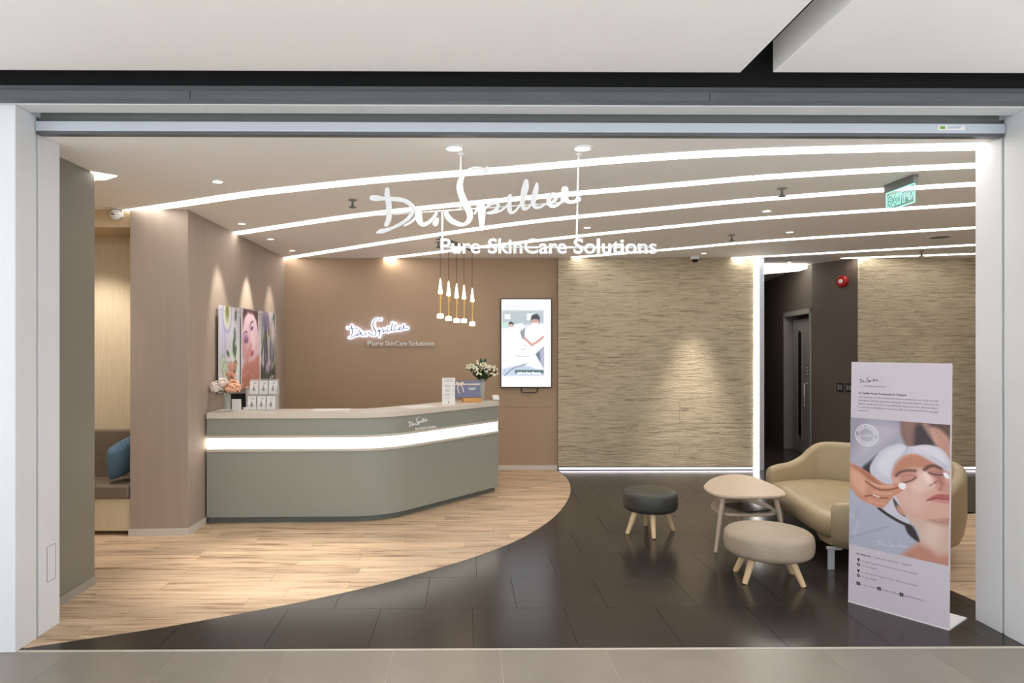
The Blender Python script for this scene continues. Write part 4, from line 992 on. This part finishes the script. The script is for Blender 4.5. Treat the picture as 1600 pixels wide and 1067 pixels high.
# crescent sofa
SP = [(2.580,4.745),(2.67,4.695),(2.82,4.665),(3.05,4.650),(3.25,4.68),(3.45,4.78),(3.60,4.96),(3.68,5.20),(3.70,5.45),(3.66,5.72),(3.56,5.96),(3.42,6.13),(3.25,6.225),(3.15,6.235),(3.06,6.228),(2.95,6.20),(2.84,6.165),(2.745,6.125)]
SHT = [0.470,0.485,0.490,0.500,0.545,0.63,0.69,0.70,0.70,0.70,0.70,0.700,0.690,0.640,0.560,0.515,0.502,0.485]
pth = catmull([(x,y,h) for (x,y),h in zip(SP,SHT)], 6)
sf_ = empty('curved_sofa', (3.0,5.4,0), 'khaki leather crescent-shaped two-seat sofa with swooping arms', 'sofa')
O = offset_path([p[:2] for p in pth], -0.045); I = offset_path([p[:2] for p in pth], 0.045)
OB = offset_path([p[:2] for p in pth], -0.005)
R = []
for k, (o_, i_, ob_, p_) in enumerate(zip(O, I, OB, pth)):
    h = p_[2]; m_ = ((o_[0]+i_[0])/2, (o_[1]+i_[1])/2); lerp = lambda a, b, t: (a[0]+(b[0]-a[0])*t, a[1]+(b[1]-a[1])*t)
    sec = [(*lerp(ob_,i_,0.5),0.155), (*ob_,0.160), (*lerp(ob_,o_,0.55),0.22), (*o_,0.33), (*o_,h-0.045), (*lerp(o_,m_,0.22),h-0.018), (*lerp(o_,m_,0.6),h-0.004), (*m_,h), (*lerp(i_,m_,0.6),h-0.004), (*lerp(i_,m_,0.22),h-0.018), (*i_,h-0.045), (*i_,0.30), (*i_,0.17)]
    R.append(sec)
def shrink(sec, d, t):
    c = Vector([sum(q[j] for q in sec)/len(sec) for j in range(3)]); return [tuple(c+(Vector(q)-c)*t+d) for q in sec]
d0 = Vector((pth[0][0]-pth[1][0], pth[0][1]-pth[1][1], 0)).normalized(); d1_ = Vector((pth[-1][0]-pth[-2][0], pth[-1][1]-pth[-2][1], 0)).normalized()
R = [shrink(R[0],d0*0.030,0.72), shrink(R[0],d0*0.020,0.90)] + R + [shrink(R[-1],d1_*0.020,0.90), shrink(R[-1],d1_*0.030,0.72)]
MB().rings(R).build('shell', M['sofa'], sf_, smooth=True, autosm=60)
inner = offset_path([p[:2] for p in pth], 0.040)
front = [(2.705,6.05),(2.655,5.86),(2.600,5.55),(2.562,5.25),(2.530,4.98),(2.545,4.82)]
seat = inner[6:-6:2] + front
seat = ccw(seat)
sb = blob(seat, [(0.05,0.205),(0.015,0.212),(0.0,0.235),(-0.004,0.285),(0.0,0.325),(0.014,0.350),(0.04,0.364),(0.09,0.372),(0.16,0.374)])
sb.build('seat_cushion', M['sofa'], sf_, smooth=True, autosm=60)
base = [(3.0+(x-3.0)*1.0, y) for x,y in inner[6:-6:2]] + [(2.80,6.03),(2.775,5.80),(2.725,5.45),(2.65,5.15),(2.575,4.95),(2.575,4.82)]
blob(base, [(0.02,0.150),(0.0,0.158),(0.0,0.205),(0.02,0.210)]).build('base', M['sofa'], sf_, smooth=True, autosm=50)
for fx, fy in ((2.555,4.765),(3.42,4.86),(2.83,6.12),(3.48,5.95)):
    lg = MB().prism([(fx-0.022,fy-0.010),(fx+0.022,fy-0.010),(fx+0.018,fy+0.012),(fx-0.018,fy+0.012)], 0.0, 0.152); lg.box(fx-0.025, fx+0.075, fy-0.012, fy+0.02, 0.138, 0.157)
    lg.build('leg', mat('satin_steel', (205,212,216), 0.3, metal=0.35, var=0.02), sf_, bevel=0.002)

# nook bench and cushion
bn = empty('nook_bench', (-3.4,5.9,0), 'built-in nook bench with dark vinyl seat and pale wood base', 'bench')
MB().box(-4.18, -2.79, 5.74, 6.165, 0, 0.035).build('plinth', M['wgrout'], bn)
MB().box(-4.18, -2.787, 5.69, 6.165, 0.035, 0.300).build('base', M['veneer'], bn, bevel=0.003)
MB().box(-4.18, -2.790, 5.665, 6.09, 0.302, 0.415).build('seat', M['seatc'], bn, bevel=0.02)
MB().box(-4.18, -2.790, 6.075, 6.165, 0.40, 0.825).build('backrest', M['seatc'], bn, bevel=0.012)
def pillow(c, ax, ay, an, w_, h_, t_, n=14):
    c, ax, ay, an = Vector(c), Vector(ax).normalized(), Vector(ay).normalized(), Vector(an).normalized(); mb = MB()
    for s_ in (1,-1):
        vs = []
        for j in range(n+1):
            for i in range(n+1):
                u, v = i/n*2-1, j/n*2-1; q = (1-u**2)*(1-v**2); k = 1-0.12*u*u*abs(v)**3; kk = 1-0.12*v*v*abs(u)**3
                vs.append(c + ax*u*w_/2*kk + ay*v*h_/2*k + an*s_*t_/2*max(q,0)**0.42)
        fs = [(j*(n+1)+i, j*(n+1)+i+1, (j+1)*(n+1)+i+1, (j+1)*(n+1)+i) for j in range(n) for i in range(n)]
        mb.add(vs, fs if s_ == 1 else [f[::-1] for f in fs])
    return mb
one(pillow((-2.925,5.860,0.620), (0.50,0.78,0.38), (0.14,-0.40,0.88), (0.84,-0.46,-0.33), 0.32, 0.33, 0.15), 'cushion', M['pillow'], (-2.885,5.87,0.42), 'dusty blue square cushion leaning on the nook bench', 'cushion', smooth=True)

# ================================================================== POSTER STAND
b0, b1 = Vector((2.334,4.156)), Vector((2.651,3.727)); bw = (b1-b0).length; bd = (b1-b0).normalized(); bk = Vector((-bd.y,bd.x))
if bk.y < 0: bk = -bk
HH = 1.46; lean = 0.045
up = Vector((bk.x*lean, bk.y*lean, HH)).normalized()
ps = empty('poster_stand', ((b0.x+b1.x)/2,(b0.y+b1.y)/2,0), 'tall white poster stand with a facial treatment photo, by the entrance', 'poster stand')
pf = Frame((b0.x,b0.y,0.006), (bd.x,bd.y,0), up)         # lower left corner, front face
MB().obox(pf(bw/2,HH/2,-0.004), pf.ax, pf.ay, pf.n, bw/2, HH/2, 0.004).build('board', M['lilac'], ps, bevel=0.0015)
MB().prism([tuple(b0), tuple(b1), tuple(b1+bk*0.27), tuple(b0+bk*0.27)], 0.0, 0.007).build('foot', M['white'], ps)
PT, PBm = 1.120, 0.345                                    # photo strip: top and bottom heights
cv = Canvas(190, 300, 625, 1000, (180,182,198))
def q_(x, y):
    u = (x-20+(y-40)*0.023)/625; t_ = 40+45*u; bt = 905+145*u
    return (u*625, (y-t_)/(bt-t_)*1000)
def Q(*p): return [q_(*a) for a in p]
def P_(col, pts, soft=10, op=1.0, smooth=True): cv.poly(Q(*pts), col, soft, op, smooth)
def S_(col, pts, wd, soft=6, op=1.0): cv.stroke(Q(*pts), wd, col, soft, op)
P_((160,156,170), [(0,0),(340,30),(330,250),(200,300),(0,340)], 80); P_((196,194,206), [(150,80),(330,110),(300,190),(120,330),(20,330),(60,250)], 90, 0.7)
P_((126,100,94), [(345,40),(690,60),(680,240),(560,235),(380,235),(350,150)], 30, 1, False); P_((62,50,52), [(430,110),(540,80),(560,225),(430,232)], 40, 0.9)
P_((150,118,108), [(360,60),(430,60),(430,215),(390,225)], 30, 0.8); P_((96,70,62), [(540,70),(690,70),(690,200),(600,150)], 40, 0.8)
P_((190,148,134), [(530,110),(590,120),(650,210),(690,420),(640,440),(600,330),(560,230)], 24); P_((204,164,150), [(480,80),(530,90),(570,190),(545,200)], 24, 0.7)
P_((64,58,66), [(95,395),(150,340),(215,290),(180,400),(165,450)], 24)
P_((204,202,214), [(150,420),(165,340),(240,255),(340,218),(400,240),(500,222),(590,250),(640,330),(650,430),(560,400),(440,320),(330,420),(330,520),(360,640),(400,770),(310,745),(225,660),(215,560)], 10)
P_((222,222,230), [(190,380),(250,280),(340,240),(380,260),(300,360),(270,450)], 40, 0.8); S_((170,168,182), [(390,245),(370,290),(320,340),(292,430)], 8, 12, 0.8); S_((176,172,186), [(395,250),(470,265),(560,320),(620,380)], 8, 12, 0.8)
P_((222,220,228), [(400,248),(500,232),(580,262),(620,350),(520,300)], 24, 0.7)
# neck and shoulder
P_((206,178,164), [(330,640),(420,660),(690,690),(690,1120),(340,1010),(395,955),(450,880),(450,820),(400,750)], 14); P_((186,132,116), [(370,1000),(420,920),(500,890),(560,980),(690,960),(690,1120)], 50, 0.8)
P_((222,204,192), [(500,760),(580,760),(560,920),(470,900)], 60, 0.7); P_((176,128,114), [(450,700),(560,730),(690,700),(690,760),(560,770)], 36, 0.7)
# face
P_((212,172,158), [(290,470),(292,410),(330,335),(385,293),(450,292),(520,330),(600,395),(690,460),(690,690),(570,725),(470,735),(400,705),(335,620),(305,540)], 8)
P_((188,132,108), [(300,440),(320,360),(385,300),(450,296),(520,332),(590,390),(520,390),(430,380),(340,410)], 26, 0.85)
P_((232,204,194), [(430,430),(500,420),(530,500),(470,560),(400,520)], 50, 0.8); P_((226,192,182), [(350,540),(450,560),(500,640),(430,690),(350,620)], 60, 0.6)
P_((198,140,126), [(345,430),(420,415),(450,450),(410,485),(350,480)], 26, 0.8); P_((176,120,112), [(500,400),(600,395),(640,440),(560,450)], 26, 0.8)
P_((240,220,212), [(478,395),(505,410),(540,470),(515,490),(490,450)], 22, 0.8)
P_((196,144,130), [(540,470),(600,470),(690,500),(690,560),(590,550),(555,510)], 26, 0.7)
S_((92,62,54), [(318,438),(345,414),(390,402),(436,403)], 17, 16, 0.85); S_((84,56,50), [(490,396),(515,374),(550,367),(588,386)], 19, 16, 0.85)
S_((70,42,42), [(345,485),(385,480),(420,465),(440,447)], 7, 6, 0.95); S_((76,46,46), [(515,415),(555,428),(610,428)], 8, 6, 0.95); S_((168,110,100), [(352,440),(395,430),(435,440)], 5, 8, 0.7)
S_((110,62,54), [(528,500),(540,490),(552,482)], 13, 10, 0.9); P_((150,96,82), [(560,440),(600,450),(600,500),(575,480)], 30, 0.5); P_((238,214,206), [(520,480),(545,470),(555,500),(535,515)], 16, 0.6); S_((170,112,98), [(552,480),(580,470),(590,510),(575,535)], 10, 14, 0.8)
P_((178,104,102), [(502,608),(530,580),(570,560),(610,562),(690,560),(690,600),(600,600),(560,592)], 8); P_((202,134,130), [(520,605),(570,595),(690,605),(690,625),(600,622)], 10, 0.8); S_((110,54,56), [(502,608),(555,592),(610,596),(680,598)], 5, 5, 0.9)
P_((84,62,58), [(296,590),(325,630),(360,690),(372,720),(330,690),(305,640)], 8, 0.9); P_((214,160,142), [(318,640),(345,660),(372,705),(350,705),(325,680)], 10, 0.9)
# hair and towel edge
S_((54,46,52), [(205,662),(260,705),(330,750),(395,782)], 20, 10); P_((58,46,48), [(370,775),(415,785),(450,860),(452,890),(420,870),(385,830)], 14)
# second cotton pad
cv.ell(*q_(618,432), 15, 24, (240,236,240), 6, 1, -0.6)
# hand
P_((204,150,126), [(-10,350),(40,362),(90,385),(150,425),(205,470),(265,498),(330,490),(362,505),(352,545),(300,580),(270,620),(235,658),(195,655),(140,630),(80,600),(40,550),(-10,490)], 7)
P_((224,178,156), [(20,400),(90,420),(130,480),(110,560),(60,540),(20,480)], 50, 0.8); P_((170,110,86), [(30,365),(100,400),(170,450),(215,500),(160,480),(90,420)], 26, 0.8)
S_((128,72,54), [(118,478),(170,515),(215,535),(275,535),(330,520)], 9, 8, 0.9); S_((228,190,170), [(160,490),(220,512),(290,512)], 14, 14, 0.7)
S_((134,78,58), [(115,580),(160,575),(210,590),(262,592)], 9, 8, 0.9); S_((236,232,236), [(170,572),(190,580),(206,586)], 9, 5, 0.9); S_((222,176,152), [(160,545),(220,560),(285,560)], 16, 14, 0.7); S_((216,168,146), [(140,605),(190,625),(235,630)], 18, 14, 0.7)
cv.ell(*q_(355,508), 24, 26, (240,238,242), 6)
# bed linen folds
S_((156,156,176), [(10,860),(120,830),(260,790)], 8, 18, 0.7); S_((200,200,214), [(10,700),(60,760),(40,830)], 20, 30, 0.6); S_((160,160,178), [(60,680),(40,760)], 8, 20, 0.5)
cv.a = np.clip((cv.a-0.5)*1.12+0.45, 0, 1)
pr_ = Frame(pf(0.0,PT,0.0006), pf.ax, pf.ay)
cv.build('photo', PICM, pr_, bw-0.006, PT-PBm, ps)
# stamp ring and white script on the photo
def circ(cx, cy, r, wd, mb, f, z): ribbon([(cx+r*math.cos(2*math.pi*i/36), cy+r*math.sin(2*math.pi*i/36), wd) for i in range(37)], 0.0003, f, z=z, k=1, mb=mb)
mb = MB(); sc_, sy_ = 0.094, PT-0.100
circ(sc_, sy_, 0.064, 0.004, mb, pf, 0.001); circ(sc_, sy_, 0.043, 0.003, mb, pf, 0.001)
fl = Frame(pf(sc_,sy_-0.002,0.0012), pf.ax, pf.ay)
for nm, sts in script_letters(0.064):
    for s_ in sts: ribbon(s_, 0.0002, fl, mb=mb, k=2, fat=0.8)
for i in range(26):
    a = 2*math.pi*i/26
    if i % 13 in (0, 12): continue
    ff = Frame(pf(sc_+0.0535*math.cos(a), sy_+0.0535*math.sin(a), 0.0012), pf.ax*(-math.sin(a))*-1+pf.ay*math.cos(a)*-1, pf.ax*math.cos(a)+pf.ay*math.sin(a))
    mb.obox(ff(0,0,0), ff.ax, ff.ay, ff.n, 0.0035, 0.004, 0.0001)
mb.build('stamp_print', M['white'], ps)
mb = MB(); fl = Frame(pf(0.245,PBm+0.055,0.0012), pf.ax, pf.ay)
for nm, sts in script_letters(0.17):
    for s_ in sts: ribbon(s_, 0.0002, fl, mb=mb, k=2, fat=0.55)
mb.build('script_print', mat('faint_white_print', (214,212,224), 0.5), ps)
# header print
mb = MB(); fl = Frame(pf(0.105,1.352,0.0006), pf.ax, pf.ay)
for nm, sts in script_letters(0.115):
    for s_ in sts: ribbon(s_, 0.0002, fl, mb=mb, k=3, fat=0.8)
lettering(mb, 'Pure SkinCare Solutions', fl, -0.025, -0.040, width=0.118)
lettering(mb, 'Dr. Spiller Facial Treatments in Thailand', pf, 0.045, 1.267, width=0.262, z=0.0008, bold=0.012)
mb.build('heading_print', M['ink'], ps)
mb = MB()
for i, (s_, wd) in enumerate((('Your gateway to rejuvenation and skincare excellence, our facial massage',0.425),('therapists undergo rigorous training by German experts, ensuring the',0.425),('highest standards of care and proficiency. Experience the ultimate luxury',0.425),('in relaxation and skincare expertise with our renowned facial massage',0.425),('treatments.',0.062))):
    lettering(mb, s_, pf, 0.045, 1.244-i*0.0205, width=wd, z=0.0008)
mb.build('paragraph_print', M['print_grey'], ps)
mb = MB(); lettering(mb, 'Our Branches', pf, 0.045, 0.295, width=0.082, z=0.0008, bold=0.016)
ic = []
for (x, y) in ((0.058,0.262),(0.058,0.196)): mb.add([pf(x+0.007*math.cos(a),y+0.004+0.007*math.sin(a),0.0008) for a in [math.pi*i/8 for i in range(9)]]+[pf(x,y-0.012,0.0008)], [tuple(range(10))])
for (x, y) in ((0.058,0.235),(0.058,0.169)): mb.add([pf(x+0.009*math.cos(a),y+0.009*math.sin(a),0.0008) for a in [2*math.pi*i/16 for i in range(16)]], [tuple(range(16))])
for x in (0.058,0.175,0.295): mb.obox(pf(x,0.122,0.0008), pf.ax, pf.ay, pf.n, 0.010, 0.010, 0.0002)
mb.build('icon_print', M['ink'], ps)
mb = MB()
for x, g in ((0.058,'f'),(0.175,'o'),(0.295,'+')): lettering(mb, g, pf, x, 0.116, height=0.012, z=0.0014, align='c')
for (x, y) in ((0.058,0.235),(0.058,0.169)): mb.obox(pf(x,y,0.0012), pf.ax+pf.ay*0.8, pf.ay-pf.ax*0.8, pf.n, 0.005, 0.0015, 0.0002)
mb.build('icon_glyphs', M['lilac'], ps)
mb = MB()
for s_, x, y, wd in (('|  Open hours 10:00 AM - 10:00 PM',0.137,0.295,0.205),('Dr. Spiller Central World, 2nd Floor, Beauty Galerie, Bangkok',0.075,0.257,0.305),('Tel. +66 2 0000000',0.075,0.230,0.085),
                     ('Dr. Spiller Groove Thonglor, 2nd Floor, Beauty Galerie, Bangkok',0.075,0.191,0.305),('Tel. +66 2 0000000',0.075,0.164,0.085),('Dr. Spiller Thailand',0.072,0.117,0.088),('drspillerthailand',0.189,0.117,0.092),('@drspillerthailand',0.309,0.117,0.100)):
    lettering(mb, s_, pf, x, y, width=wd, z=0.0008)
mb.build('address_print', M['print_grey'], ps)
